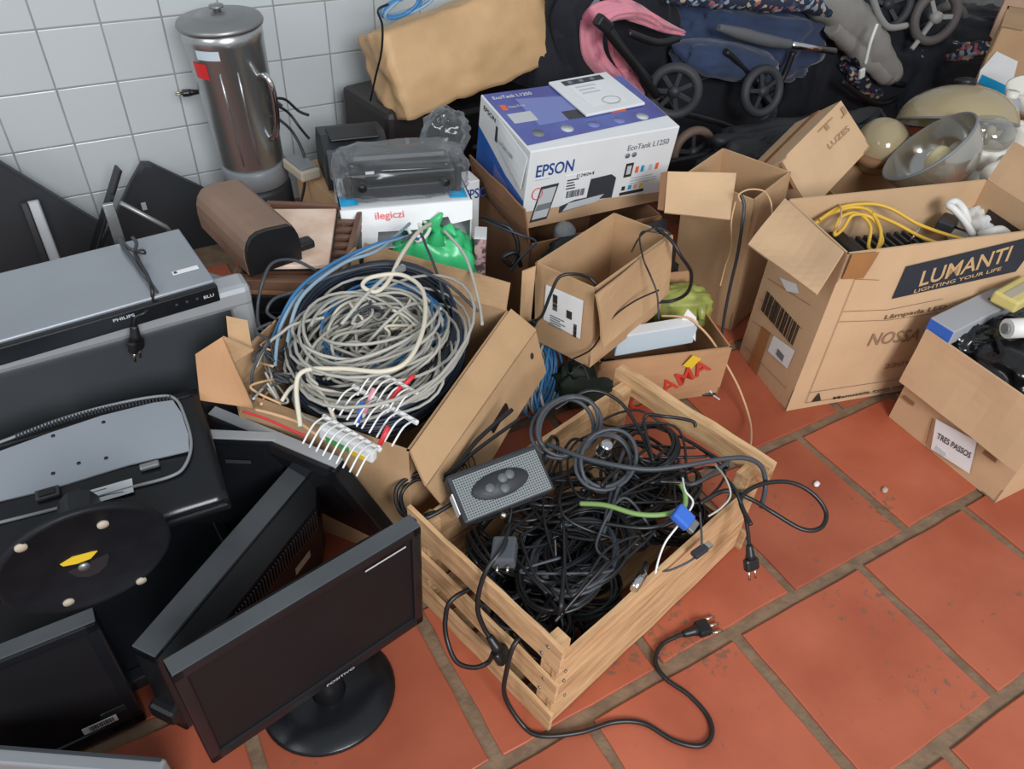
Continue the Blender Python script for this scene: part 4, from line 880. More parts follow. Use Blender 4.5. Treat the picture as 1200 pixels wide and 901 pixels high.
b = MB(); b.box((.035, .002, .0085), (.045, .012, .001), pM); b.build('green_print', GREENPR, pk, True); b = MB(); b.box((.075, .0, .0085), (.03, .010, .001), pM); b.build('yellow_print', YELLOWPR, pk, True)
for k, (m, a, c, lab) in enumerate(((CRED, (470, 452), (450, 480), 'red pen stuck among the white clip strips, upper'), (CRED, (455, 500), (443, 525), 'red pen stuck among the white clip strips, lower'), (CPINK, (438, 455), (425, 490), 'pink pen among the white clip strips'), (BLUEP, (425, 470), (418, 500), 'blue pen among the white clip strips'), (CRED, (485, 440), (462, 462), 'red stick at the top of the clip strips'))):
    th = thing('pen', lab, 'pen', A(*c, .37)); p, q = A(*a, .425), A(*c, .395); b = MB(); b.tube([p, p + (q - p) * .85], .004, 8); b.build('barrel', m, th, True); b = MB(); b.tube([p + (q - p) * .85, q], [.004, .001], 8); b.build('tip', WPLAST, th, True)
# blue coil outside
for k in range(3):
    p = coil_pts(A(632, 440, .10), .095 - .008 * k, .055, 5, basis((.5, .6, .35), (-.3, .1, 1)), .2, 110 + k, 26, .04)
    cable('network_cable', ['blue cable coil standing behind the wooden crate, outer', 'pale grey cable coil mixed with the blue coil behind the crate', 'blue cable coil standing behind the wooden crate, inner'][k], p, .0036, (CBLUE, CLGREY, CBLUE)[k], n=0)

# ================================================================== LOW CARTON AND SMALL CARTON
lc = carton('low_carton', 'low open reddish carton with red lettering, holding a pale panel and yellow bag', (.905, 1.055, 0), -16, .335, .25, .15, CARD_R, [('y1', .05, 20)], False, bulge=.012)
F = faces(.335, .25, .15); ffl = bulged(F['front'], 0, 0, .013)
ltext(lc, ffl, 'CHAMA', (742, 482), (834, 432), .046, REDINK)
lpoly(lc, ffl, [(800, 428), (812, 416), (822, 420), (810, 432)], 'yellow_mark', YELLOWPR)
sbR = RZ(-71.0) @ Matrix.Rotation(rad(1.7), 3, 'X') @ Matrix.Rotation(rad(-3.4), 3, 'Y')
SW, SD, SH = .158, .288, .206
sb = carton('small_carton', 'small open brown carton with a white shipping label, leaning in the low carton', (.793, 1.164, .182), 0, SW, SD, SH, CARD, [], False, sbR, .003)
F = faces(SW, SD, SH); fs = F['front']
lpoly(sb, Fr(fs.o + fs.n * .004, fs.ex, fs.ey), [(640, 333), (684, 352), (680, 397), (637, 374)], 'shipping_label', PAPER)
fs2 = Fr(fs.o + fs.n * .005, fs.ex, fs.ey)
w_ = wf(sb, fs2)
a, c = onp(w_, 648, 358), onp(w_, 652, 345); barcode(fs2, a[0], a[1] - .01, a[0] + .012, a[1] + .03, INK, sb, 5, True)
a = onp(w_, 664, 372); fs2.rect(a[0], a[1], a[0] + .014, a[1] + .02, .001).build('printed_block', INK, sb)
a = onp(w_, 672, 392); barcode(fs2, a[0], a[1] - .004, a[0] + .008, a[1] + .03, INK, sb, 6, True); a = onp(w_, 645, 380); lines(fs2, a[0], a[1], a[0] + .05, a[1] + .03, 5, GREYPRINT, sb, 7)
# its big loose flap, and the narrow one behind
b = MB(); b.slab(A(697, 345, .40), A(786, 275, .405), A(790, 262, .44) * 0 + A(783, 343, .27), A(706, 408, .27), .005, 8, 6, .012, .008, 3); b.build('flap', CARD, sb, True)
b = MB(); b.slab(A(628, 312, .392), A(612, 318, .38), A(609, 375, .26), A(622, 378, .26), .004, 3, 5, .002, .003, 5); b.build('flap', CARD, sb, True)
pp = thing('panel_box', 'pale bluish slim box lying in the low carton', 'box', A(720, 420, .12))
q = [A(720, 418, .14), A(812, 402, .14), A(812, 372, .20), A(718, 397, .20)]; RR = basis(q[1] - q[0], q[3] - q[0])
b = MB(); L_, H_ = (q[1] - q[0]).length, (q[3] - q[0]).length; b.box((L_ / 2, H_ / 2, -.014), (L_, H_, .028), TM(q[0], RR), .003); b.build('body', PALEBLUE, pp, True)
b = MB(); b.box((L_ / 2, H_ + .001, -.014), (L_ * .98, .003, .026), TM(q[0], RR)); b.build('lid', WHITEC, pp, True)
b = MB(); b.slab(A(797, 377, .20), A(815, 400, .15), A(816, 372, .215), A(806, 362, .235), .002); b.build('raised_leaf', PAPER, pp, True)
yb = thing('yellow_bag', 'yellow-green printed bag stuffed in the back of the low carton', 'bag', A(795, 360, .1)); b = MB(); b.lump(A(796, 362, .14), (.085, .05, .065), RZ(-16), .15, 3, 5, 40, 24, 8, .04, .75); b.build('bag', YELGREEN, yb, True)
b = MB(); b.tube([A(815, 352, .17), A(822, 360, .17), A(822, 375, .15)], [.012, .016, .006], 10); b.build('bag_twist', YELGREEN, yb, True)
cable('power_cord', 'black cord with a plug dropping from the small carton over its label side', [A(700, 335, .385), A(690, 325, .40), A(672, 321, .415), A(655, 325, .41), A(645, 345, .375), A(636, 368, .33), A(628, 376, .30)], .0035, CBLACK, plug=CBLACK, pins=0)
cable('cord', 'thin black cord draped down the front of the small carton flap', [A(740, 295, .40), A(752, 275, .42), A(770, 267, .43), A(785, 275, .42), A(752, 272, .425), A(753, 300, .415), A(763, 325, .375), A(770, 345, .345), A(772, 375, .30)], .002, CBLACK)
cable('cord', 'thin black cord looping along the lower edge of the small carton flap', [A(772, 340, .345), A(745, 352, .335), A(720, 370, .32), A(706, 390, .30), A(692, 410, .25), A(665, 425, .2), A(668, 438, .17), A(682, 428, .19), A(690, 445, .17)], .002, CBLACK)
cable('cord', 'thick black cord looping over the back of the small carton into the low carton', [A(765, 265, .43), A(785, 280, .42), A(798, 300, .39), A(810, 320, .34), A(806, 342, .29), A(790, 352, .26), A(772, 354, .26)], .004, CBLACK)
cable('string', 'long tan string trailing from the low carton over the floor to the crate', [A(775, 370, .20), A(805, 372, .215), A(820, 383, .20), A(835, 400, .16), A(850, 425, .09), A(866, 455, .05), A(878, 490, .02), A(880, 515, .05), A(876, 535, .12)], .0028, CTAN, cat='string')
cable('cord', 'short black tail with white end lying under the low carton corner', [A(815, 460, .004), A(825, 462, .004), A(838, 462, .004)], .004, CBLACK)
cable('cord', 'white wire tip on the floor by the low carton corner', [A(832, 440, .06), A(830, 452, .03), A(835, 462, .004), A(843, 468, .004)], .0022, WPLAST)

# ================================================================== BACK CARTONS
bc = carton('tall_carton', 'tall brown carton with a folded-over front flap, behind the low carton', (1.435, 1.150, 0), 0, .17, .20, .415, CARD, [], False, Matrix.Rotation(rad(-7), 3, 'Y') @ RZ(16), .003)
b = MB(); b.slab(A(782, 202, .45), A(862, 204, .45), A(855, 258, .385), A(778, 250, .385), .005, 6, 5, .006, .004, 3); b.build('flap', CARD_L, bc, True)
b = MB(); b.slab(A(775, 203, .445), A(783, 202, .45), A(780, 248, .385), A(771, 246, .385), .005, 2, 3); b.build('flap', CARD_D, bc, True)
lbR = RZ(7.55) @ Matrix.Rotation(1, 3, V((rad(-42.7), rad(-21.04), 0)).normalized()).to_3x3() if False else RZ(7.55) @ Matrix.Rotation(math.hypot(rad(-42.7), rad(-21.04)), 3, V((rad(-42.7), rad(-21.04), 0)).normalized())
lb = carton('tilted_carton', 'closed carton tipped on its edge with faint printing, above the lettered lamp carton', (1.617, 1.155, .332), 0, .287, .17, .152, CARD_L, [], True, lbR, .002)
F = faces(.287, .17, .152); fr = Fr(F['front'].o + F['front'].n * .003, F['front'].ex, F['front'].ey)
ltext(lb, fr, 'T J', (962, 160), (992, 130), .016, INKFAINT); ltext(lb, fr, 'LUZES', (972, 175), (996, 152), .014, INKFAINT)
lpoly(lb, fr, [(914, 192), (930, 222), (934, 221), (917, 190)], 'tape_edge', CARD_D)
b = MB(); tp = faces(.287, .17, .152)['top']; tp.rect(.0, .075, .287, .10, .003, b); b.build('tape', TAPE, lb)
cable('cord', 'dark grey cord hanging down the corner of the tall carton', [A(868, 228, .44), A(872, 240, .42), A(870, 262, .38), A(864, 300, .28), A(856, 335, .18), A(850, 365, .09), A(846, 392, .01)], .0042, CGREY)
cable('string', 'tan twine looped around the top of the dark cord', [A(868, 236, .43), A(866, 228, .445), A(878, 222, .45), A(895, 224, .45), A(903, 236, .44), A(905, 250, .42)], .002, CTAN, cat='string')
cable('cord', 'pale wire hanging beside the dark cord on the tall carton', [A(862, 236, .42), A(857, 260, .38), A(857, 290, .3), A(850, 312, .24), A(844, 335, .2)], .0018, CTAN)

# ================================================================== LAMP CARTON (lettered)
LW, LD, LH = .567, .239, .453
lu = carton('lamp_carton', 'large open carton with a dark printed name panel, holding yellow cable', (1.338, .836, 0), -13.84, LW, LD, LH, CARD_L, [('x1', .10, 15)], False, bulge=.0025)
F = faces(LW, LD, LH); fF = Fr(F['front'].o + F['front'].n * .003, (1, 0, 0), (0, 0, 1)); fL = Fr(F['left'].o + F['left'].n * .003, (0, -1, 0), (0, 0, 1))
b = MB(); b.slab(A(920, 233, .455), A(989, 297, .455), A(957, 347, .40), A(877, 288, .40), .005, 8, 6, .012, .006, 3); b.build('flap', CARD_L, lu, True)
lpoly(lu, fF, [(1045, 350), (1062, 312), (1210, 277), (1205, 298), (1190, 318)], 'dark_panel', NAVYINK, .001)
ltext(lu, fF, 'LUMANTI', (1076, 335), (1180, 305), .042, TANINK, .0018); ltext(lu, fF, 'LIGHTING YOUR LIFE', (1070, 343), (1172, 316), .010, TANINK, .0018)
lline(lu, fF, [(1030, 328), (1002, 327), (944, 472), (1080, 452)], 'printed_frame', INKSOFT)
lline(lu, fF, [(988, 365), (1040, 363), (1105, 350)], 'printed_line', INKSOFT); lline(lu, fF, [(983, 377), (1040, 375), (1100, 366)], 'printed_line', INKSOFT); lline(lu, fF, [(948, 460), (1075, 441)], 'printed_line', INKSOFT)
ltext(lu, fF, 'Lâmpada LED', (1036, 374), (1108, 361), .012, INKSOFT); ltext(lu, fF, 'NOSSA', (1016, 405), (1075, 398), .036, PENCIL); ltext(lu, fF, '220V', (1035, 432), (1068, 426), .014, PENCIL)
ltext(lu, fF, 'Manuseie com cuidado', (976, 468), (1080, 449), .009, INK); lpoly(lu, fF, [(951, 471), (960, 460), (962, 469)], 'warning_triangle', INK)
w_ = wf(lu, fL)
def lat(px): return onp(w_, *px)
a = lat((893, 360)); c = lat((935, 388)); barcode(fL, a[0], min(a[1], c[1]) - .008, c[0], min(a[1], c[1]) + .050, INK, lu, 21)
lpoly(lu, fL, [(907, 393), (932, 411), (923, 432), (900, 411)], 'sticker', PAPER, .001); a = lat((910, 415)); barcode(Fr(fL.P(0, 0, .001), fL.ex, fL.ey), a[0], a[1], a[0] + .03, a[1] + .018, GREYPRINT, lu, 8)
lpoly(lu, fL, [(893, 382), (903, 390), (886, 440), (877, 431)], 'tape', TAPE, .0006)
lline(lu, fL, [(890, 350), (940, 385)], 'printed_line', INKSOFT); lline(lu, fL, [(882, 376), (933, 412)], 'printed_line', INKSOFT); lline(lu, fL, [(873, 406), (921, 455)], 'printed_line', INKSOFT); lline(lu, fL, [(900, 326), (950, 358)], 'printed_line', INKSOFT)
lpoly(lu, fL, [(914, 325), (934, 333), (937, 344), (922, 341)], 'torn_patch', WHITEC, .001)
b = MB(); b.slab(fF.P(.005, LH - .06, .004), fF.P(.06, LH - .065, .004), fF.P(.07, LH + .002, .006), fF.P(.004, LH + .004, .006), .001, 5, 5, .002, .004, 4); b.build('tape', TAPE, lu)
fx = Fr((LW - .0065, LD, 0), (0, -1, 0), (0, 0, 1))
b = MB(); fx.rect(.05, LH - .08, .17, LH - .055, .001, b); b.build('inner_print', INK, lu); b = MB(); fx.rect(.03, LH - .14, .15, LH - .12, .001, b); b.build('inner_print', INKSOFT, lu)
lM = TM((1.338, .836, 0), RZ(-13.84))
hs = thing('heat_sink_device', 'charcoal device with cooling fins standing in the lamp carton', 'device', lM @ V((.10, .04, .01)), RZ(-13.84))
b = MB(); b.box((.14, .09, .16), (.27, .15, .32), None, .006); b.build('body', CHAR, hs)
for k in range(9): MB().box((.075 + k * .022, .09, .335), (.008, .13, .03), None, .001).build('fin', CHAR, hs)
b = MB(); b.box((.03, .09, .345), (.04, .14, .05), TM((0, 0, 0), Matrix.Identity(3)), .006); b.build('side_block', BLACKP, hs)
b = MB(); b.tube([(.20, .10, .33), (.215, .10, .39)], .003, 8); b.build('pin', CHROME, hs)
cp = [A(955, 262, .40), A(975, 250, .42), A(1000, 243, .43), A(1020, 248, .43), A(1032, 270, .41), A(1028, 292, .385), A(1018, 290, .385), A(1020, 265, .41), A(1005, 250, .425), A(985, 255, .42), A(978, 275, .395), A(988, 268, .40), A(1000, 252, .425), A(1022, 256, .42), A(1034, 280, .395), A(1030, 292, .38), A(1050, 291, .38), A(1075, 287, .38), A(1060, 292, .38)]
cable('yellow_cable', 'yellow cable coiled in the lettered lamp carton', cp, .0042, CYEL)
cable('yellow_cable', 'yellow cable stretching across the lamp carton to the white bag', [A(960, 258, .41), A(985, 243, .43), A(1020, 239, .435), A(1045, 245, .43), A(1075, 262, .41), A(1110, 275, .39), A(1150, 285, .38), A(1175, 285, .38)], .0042, CYEL)
cable('yellow_cable', 'yellow cable lying lower across the lamp carton fins', [A(1022, 250, .43), A(1050, 262, .41), A(1085, 280, .385), A(1120, 289, .375), A(1155, 287, .375)], .0042, CYEL)
cable('string', 'tan string tie around the yellow cable coil', [A(984, 240, .43), A(986, 248, .44), A(984, 262, .43), A(978, 270, .41)], .0022, CTAN, cat='string')
wbg = thing('white_bag', 'crumpled white plastic bag at the right end of the lamp carton', 'bag', lM @ V((.44, .10, .03)))
b = MB(); b.lump(A(1150, 272, .32), (.075, .06, .07), RZ(-14), .2, 3, 7, 40, 24, 9, .07, .8); b.build('bag', WHITEBAG, wbg, True)
b = MB(); b.tube(spline([A(1140, 275, .38), A(1130, 258, .41), A(1118, 245, .43), A(1112, 240, .435), A(1120, 236, .44), A(1130, 246, .43), A(1135, 262, .40)], 4), .0085, 8); b.tube(spline([A(1150, 275, .38), A(1160, 272, .40), A(1172, 270, .405), A(1180, 275, .39)], 4), [.012] * 12 + [.004], 8); b.build('bag_handle', WHITEBAG, wbg, True)
jn = thing('black_adapter', 'small black adapter in the lamp carton beside the white bag', 'adapter', lM @ V((.42, .12, .30))); b = MB(); b.box((0, 0, 0), (.06, .04, .03), TM(A(1110, 262, .37), RZ(20)), .005); b.build('body', CHAR, jn, True); b = MB(); b.tube([A(1118, 266, .37), A(1135, 272, .37)], .003, 7); b.build('lead', CBLACK, jn, True)

# ================================================================== RIGHT-HAND CARTON
RW_, RDp, RH_ = .304, .36, .262
rbx = carton('parts_carton', 'brown carton at the right edge with a white shipping label and drooping front flap', (1.558, .703, 0), -92.5, RW_, RDp, RH_, CARD_L, [('x1', .13, 168)], False, bulge=.003)
b = MB(); b.slab((-.012, -.004, RH_ + .004), (RW_ + .004, -.004, RH_ + .004), (RW_ + .012, -.030, RH_ - .135), (-.004, -.022, RH_ - .140), .005, 8, 6, .006, .005, 2); b.build('flap', CARD_L, rbx)
fr = Fr((0, -.004, 0), (1, 0, 0), (0, 0, 1))
lpoly(rbx, fr, [(1099, 490), (1147, 516), (1138, 554), (1093, 525)], 'shipping_label', PAPER, .006)
ltext(rbx, fr, 'TRES PASSOS', (1100, 512), (1139, 536), .015, INK, .0075); w_ = wf(rbx, fr)
a = onp(w_, 1099, 524); lines(fr, a[0], a[1] - .004, a[0] + .04, a[1] + .01, 3, LGREYPRINT, rbx, 3, .0075)
for px in ((1060, 465), (1155, 530)):
    a = onp(w_, *px); fr.rect(a[0] - .004, a[1] - .006, a[0] + .028, a[1] + .004, .0015).build('hand_slot', CARD_D, rbx)
lline(rbx, fr, [(1093, 490), (1085, 520)], 'printed_dash', CARD_D, .002)
gbx = thing('grey_carton', 'slim grey box with a blue end lying on top of the parts carton', 'box', A(1095, 385, .26))
q = [A(1091, 384, .265), A(1132, 392, .265), A(1200, 330, .30), A(1090, 370, .29)]
gx = (A(1215, 322, .30) - A(1100, 378, .285)); RG = basis(gx, (0, 0, 1)); 
gM = TM(A(1091, 372, .293), basis(gx, V((0, 0, 1)).cross(gx)))
b = MB(); b.box((.16, -.03, -.02), (.32, .062, .04), gM, .003); b.build('body', GREYBOX, gbx, True)
b = MB(); b.box((-.0012, -.03, -.02), (.002, .058, .036), gM); b.build('blue_end', BLUEP, gbx, True)
b = MB(); b.box((.20, -.03, .0015), (.05, .016, .002), gM); b.build('tape_piece', CHAR, gbx, True)
bb = thing('black_bag', 'shiny black plastic bag bulging out of the parts carton', 'bag', A(1180, 430, .1)); bc0 = A(1185, 425, .20); bc0.z = .19
b = MB(); b.lump(bc0 + V((.05, -.02, 0)), (.17, .125, .105), RZ(-2), .16, 3.4, 8, 64, 40, 13, .05, .7); b.build('bag', BLACKBAG, bb, True)
b = MB(); b.lump(A(1130, 398, .235), (.06, .05, .05), None, .3, 3, 5, 36, 22, 7, .08); b.build('bag_fold', BLACKBAG, bb, True)
wrl = thing('white_roll', 'white plastic roll end lying on the black bag', 'roll', A(1190, 385, .29)); b = MB(); b.tube([A(1180, 385, .315), A(1225, 383, .315)], .022, 16); b.build('roll', WPLAST, wrl, True); b = MB(); b.tube([A(1177, 385, .315), A(1180, 385, .315)], .012, 12); b.build('core', GREYP, wrl, True)
ysp = thing('yellow_block', 'yellowish foam block at the right edge above the black bag', 'foam', A(1195, 350, .29)); b = MB(); b.box((.05, 0, 0), (.13, .06, .03), TM(A(1180, 352, .325), RZ(5)), .006); b.build('block', mat('yellow_foam', rgb(206, 190, 120), .8, bump=.2), ysp, True); b = MB(); b.box((.05, 0, .016), (.12, .02, .002), TM(A(1180, 352, .325), RZ(5))); b.build('strip', BEIGE, ysp, True)

# ================================================================== WOODEN CRATE
KX, KY, KA = .403, .450, 13.8; KL, KW, KH = .548, .352, .25
cr = thing('wooden_crate', 'slatted wooden crate full of black cables on the floor', 'crate', (KX, KY, 0), RZ(KA)); kM = TM((KX, KY, 0), RZ(KA))
def board(name, c, s, seed=0):
    rn = random.Random(seed * 7 + 1); b = MB(); x, y, z = (q / 2 for q in s); lx = 0 if s[0] > s[1] else 1; n = 8; vs = []
    for i in range(n + 1):
        t = i / n * 2 - 1; dz = rn.uniform(-.002, .002); dy = rn.uniform(-.001, .001)
        for sy, sz in ((-1, -1), (1, -1), (1, 1), (-1, 1)):
            if lx == 0: vs.append(V(c) + V((t * x, sy * y + dy, sz * z + dz)))
            else: vs.append(V(c) + V((sy * x + dy, t * y, sz * z + dz)))
    fs = [(i * 4 + k, i * 4 + (k + 1) % 4, i * 4 + 4 + (k + 1) % 4, i * 4 + 4 + k) for i in range(n) for k in range(4)] + [(3, 2, 1, 0), (n * 4, n * 4 + 1, n * 4 + 2, n * 4 + 3)]
    b.add(vs, fs); bm = bmesh.new(); return b.build(name, WOOD if lx == 0 else WOODY, cr)
T_ = .009
for k, (z0, z1) in enumerate(((.004, .094), (.100, .205))):
    board('slat', (KL / 2, T_ / 2, (z0 + z1) / 2), (KL, T_, z1 - z0), k); board('slat', (KL / 2, KW - T_ / 2, (z0 + z1) / 2), (KL, T_, z1 - z0), k + 10)
for k, (z0, z1) in enumerate(((.0, .054), (.094, .148), (.190, .25))):
    tt = .008 if k == 2 else .007
    board('slat', (-tt / 2 + .002, KW / 2, (z0 + z1) / 2), (tt, KW + .012, z1 - z0), k + 20)
    if k != 1 : board('slat', (KL + tt / 2 + .004, KW / 2, (z0 + z1) / 2 if k < 2 else .23), (tt + (.016 if k == 2 else 0), KW + .02, (z1 - z0) if k < 2 else .045), k + 30)
for x in (.018, KL - .018):
    for y in (T_ + .014, KW - T_ - .014): b = MB(); b.box((x, y, .115), (.03, .028, .225), None, .001); b.build('corner_post', WOOD, cr)
for k in range(5): board('base_slat', (KL / 2, .045 + k * .066, .008), (KL - .03, .05, .010), k + 50)
for k, (x, y, z) in enumerate(((-.0065, .02, .235), (-.0065, .03, .205), (-.0058, .02, .14), (-.0058, .025, .105), (.02, -.001, .16), (.02, -.001, .13), (.03, -.001, .07), (KL - .02, -.001, .17))):
    b = MB(); b.lathe([(.003, -.001), (.003, .001)], 8, TM((x, y, z), Matrix.Rotation(rad(90), 3, 'Y' if x < 0 else 'X'))); b.build('nail', STEELM, cr)

def kl(x, y, z): return kM @ V((x, y, z))
rn = random.Random(5)
for k in range(44):
    cx, cy = (rn.uniform(.09, KL - .09), rn.uniform(.08, KW - .08)) if k < 30 else (rn.uniform(.09, .22), rn.uniform(.08, .2)); rx, ry = rn.uniform(.045, .09), rn.uniform(.035, .07)
    rx = min(rx, cx - .035, KL - .035 - cx); ry = min(ry, cy - .03, KW - .03 - cy)
    R_ = RZ(KA) @ Matrix.Rotation(rad(rn.uniform(-22, 22)), 3, 'X') @ Matrix.Rotation(rad(rn.uniform(-22, 22)), 3, 'Y')
    p = coil_pts(kl(cx, cy, .05 + .165 * (k % 30) / 30), rx, ry, rn.choice((2.5, 3.5, 4)), R_, .3, 200 + k, 24, .03)
    for q in p:
        if q.z < .02: q.z = .02
    cable('power_cord', 'black cord tangled in the heap inside the wooden crate', p, rn.choice((.0028, .0034, .004)), rn.choice((CBLACK, CBLACK, CBLACK, CGREY)), group='black cords heaped in the crate', n=0)
for k in range(16):
    pts = []; 
    x, y = rn.uniform(.08, KL - .08), rn.uniform(.07, KW - .07)
    for j in range(7):
        pts.append(kl(x, y, rn.uniform(.20, .27))); x = min(KL - .05, max(.05, x + rn.uniform(-.15, .15))); y = min(KW - .05, max(.05, y + rn.uniform(-.12, .12)))
    cable('power_cord', 'loose black cord wandering over the top of the crate heap', pts, rn.choice((.0025, .003, .0036)), rn.choice((CBLACK, CBLACK, CGREY)), group='loose cords on top of the crate heap')
for k in range(12):
    R_ = RZ(KA) @ Matrix.Rotation(rad(rn.uniform(-60, 60)), 3, 'Y') @ Matrix.Rotation(rad(rn.uniform(-15, 15)), 3, 'X')
    p = coil_pts(kl(rn.uniform(.065, .10), rn.uniform(.09, KW - .09), rn.uniform(.06, .15)), .032, rn.uniform(.05, .062), 3.5, R_, .2, 400 + k, 22, .02)
    for q in p:
        if q.z < .02: q.z = .02
    cable('power_cord', 'black cord packed low against the left slats inside the crate', p, .0036, CBLACK, group='cords packed behind the left slats', n=0)
# coiled bundle at the front of the crate
for k in range(3):
    p = coil_pts(kl(.13 + .03 * k, .115, .20 + .006 * k), .085, .068, 4, RZ(KA + 20) @ Matrix.Rotation(rad(-14), 3, 'X'), .13, 300 + k, 26, .02)
    cable('power_cord', 'round black cord coil lying at the near corner of the crate', p, .0036, (CBLACK, CGREY, CBLACK)[k], group='round coils at the crate near corner', n=0)
p = coil_pts(A(665, 500, .285), .065, .05, 4, basis((1, .2, .2), (-.2, .8, .6)), .2, 310, 26, .03)
cable('power_cord', 'dark grey cord looped in standing rings behind the modem', p, .0042, CGREY, n=0)
p = coil_pts(A(710, 540, .27), .055, .045, 3, basis((1, .3, .1), (-.2, .9, .4)), .25, 311, 26, .03)
cable('power_cord', 'dark grey cord rings beside the modem', p, .0038, CGREY, n=0)
# hand-placed cords
cable('power_cord', 'thick grey cord running across the crate top and over the right-hand bar', [A(640, 520, .27), A(680, 535, .285), A(720, 545, .29), A(760, 550, .29), A(800, 546, .295), A(845, 538, .295), A(875, 537, .29), A(893, 548, .27), A(897, 570, .24), A(892, 595, .22)], .0046, CGREY)
cable('power_cord', 'black cord making a wide loop out over the right end of the crate', [A(880, 615, .24), A(868, 585, .25), A(890, 568, .255), A(925, 565, .25), A(952, 578, .235), A(968, 600, .215), A(962, 618, .205), A(940, 620, .205), A(905, 600, .22), A(880, 585, .24), A(850, 575, .25), A(820, 590, .24)], .0042, CBLACK)
cable('power_cord', 'black cord with a two-pin plug hanging outside the crate corner', [A(850, 560, .26), A(862, 575, .26), A(872, 600, .24), A(876, 620, .215), A(878, 638, .19)], .0036, CBLACK, plug=CBLACK, ps=1.05)
cable('power_cord', 'black cord arching high over the far end of the crate', [A(650, 480, .29), A(690, 458, .31), A(725, 470, .30), A(750, 505, .28), A(765, 540, .27), A(755, 490, .30), A(780, 488, .31), A(810, 493, .30), A(815, 500, .29)], .0034, CBLACK)
cable('power_cord', 'black cord looping out at the left side of the crate behind the modem', [A(600, 480, .29), A(560, 515, .28), A(525, 555, .27), A(490, 555, .26), A(465, 572, .24), A(470, 600, .22), A(495, 608, .24), A(530, 590, .25)], .0042, CBLACK)
cable('power_cord', 'second black cord looping beside it at the left of the crate', [A(610, 490, .28), A(555, 530, .275), A(520, 562, .265), A(488, 562, .25), A(470, 580, .23), A(480, 605, .22), A(510, 600, .24)], .0036, CBLACK)
cable('antenna_cable', 'green and yellow earthing wire crossing the crate towards the blue connector', [A(680, 590, .255), A(710, 592, .27), A(745, 602, .275), A(775, 603, .275), A(800, 596, .275), A(803, 580, .28), A(798, 568, .28)], .0044, CGREEN)
cable('thin_wire', 'thin white wire dangling near the blue connector', [A(800, 560, .28), A(803, 575, .285), A(812, 590, .28), A(795, 615, .27), A(780, 635, .25), A(772, 655, .235), A(768, 672, .22)], .0018, WPLAST)
cable('thin_wire', 'pale twisted wire at the right end of the crate', [A(838, 545, .27), A(850, 560, .28), A(856, 580, .27), A(845, 595, .26), A(830, 605, .25)], .0018, CLGREY)
cable('thin_wire', 'dark thin wire curving down the long side of the crate', [A(820, 600, .25), A(822, 640, .22), A(812, 655, .21), A(785, 668, .20), A(770, 668, .205)], .002, CGREY)
vg = thing('video_connector', 'blue video connector lying at the right of the crate heap', 'connector', A(800, 610, .26)); vM = TM(A(800, 606, .285), RZ(25) @ Matrix.Rotation(rad(25), 3, 'X'))
b = MB(); b.box((0, 0, 0), (.032, .034, .016), vM, .004); b.build('hood', BLUEP, vg, True); b = MB(); b.box((.0, -.022, 0), (.026, .012, .010), vM, .002); b.build('shell', STEELM, vg, True)
ad = thing('adapter', 'square black power adapter lying over the left edge of the crate', 'adapter', A(590, 650, .25)); aM = TM(A(591, 647, .278), RZ(-35) @ Matrix.Rotation(rad(-10), 3, 'Y'))
b = MB(); b.box((0, 0, 0), (.038, .048, .024), aM, .004); b.build('body', mat('slate_plastic', rgb(74, 78, 84), .5), ad, True)
for x in (-.008, .008): b = MB(); b.tube([aM @ V((x, -.022, 0)), aM @ V((x, -.036, 0))], .0022, 8); b.build('pin', BRASS, ad, True)
a2 = thing('connector', 'chrome coaxial connector standing in the crate heap behind the modem', 'connector', A(705, 530, .27)); b = MB(); b.lathe([(.014, 0), (.014, .01), (.011, .012), (.012, .03), (.009, .034)], 20, TM(A(705, 530, .27), Matrix.Rotation(rad(20), 3, 'X'))); b.build('barrel', CHROME, a2, True); b = MB(); b.lathe([(.016, .002), (.016, .008)], 6, TM(A(705, 530, .27), Matrix.Rotation(rad(20), 3, 'X'))); b.build('nut', STEELM, a2, True)
a3 = thing('connector', 'metal plug resting on the long front edge of the crate', 'connector', A(747, 683, .22)); b = MB(); p_, q_ = A(742, 690, .225), A(754, 672, .225); b.tube([p_, q_], .008, 12); b.build('barrel', CHROME, a3, True); b = MB(); b.tube([q_, A(758, 660, .225)], .005, 10); b.build('boot', CBLACK, a3, True)
a4 = thing('connector', 'flat grey plug lying on the long front edge of the crate', 'connector', A(820, 647, .21)); fM = TM(A(820, 646, .217), RZ(8)); b = MB(); b.box((0, 0, 0), (.032, .016, .010), fM, .003); b.build('housing', CHAR, a4, True); b = MB(); b.box((.022, 0, 0), (.012, .012, .006), fM, .001); b.build('contact', BRASS, a4, True)
# floor cord and the one down the left side
cable('power_cord', 'long black power cord with a three-pin plug snaking over the floor tiles', [kl(.10, .10, .19), kl(.03, .085, .175), kl(-.014, .08, .172), kl(-.032, .075, .12), kl(-.036, .07, .05), A(613, 850, .005), A(635, 862, .005), A(680, 858, .005), A(720, 846, .005), A(755, 848, .005), A(790, 868, .005), A(820, 874, .005), A(834, 862, .005), A(830, 840, .005), A(808, 815, .005), A(780, 795, .005), A(768, 775, .005), A(775, 756, .007), A(792, 746, .010), A(800, 743, .010)], .0042, CBLACK, plug=CBLACK, pins=3, ps=1.2)
cable('power_cord', 'black cord with an inline plug hanging down the left slats of the crate', [A(598, 615, .27), A(590, 640, .292), A(572, 665, .275), A(562, 690, .24), A(560, 715, .20), A(567, 735, .165), A(573, 745, .15)], .0042, CBLACK, plug=CBLACK, pins=0, ps=1.15)
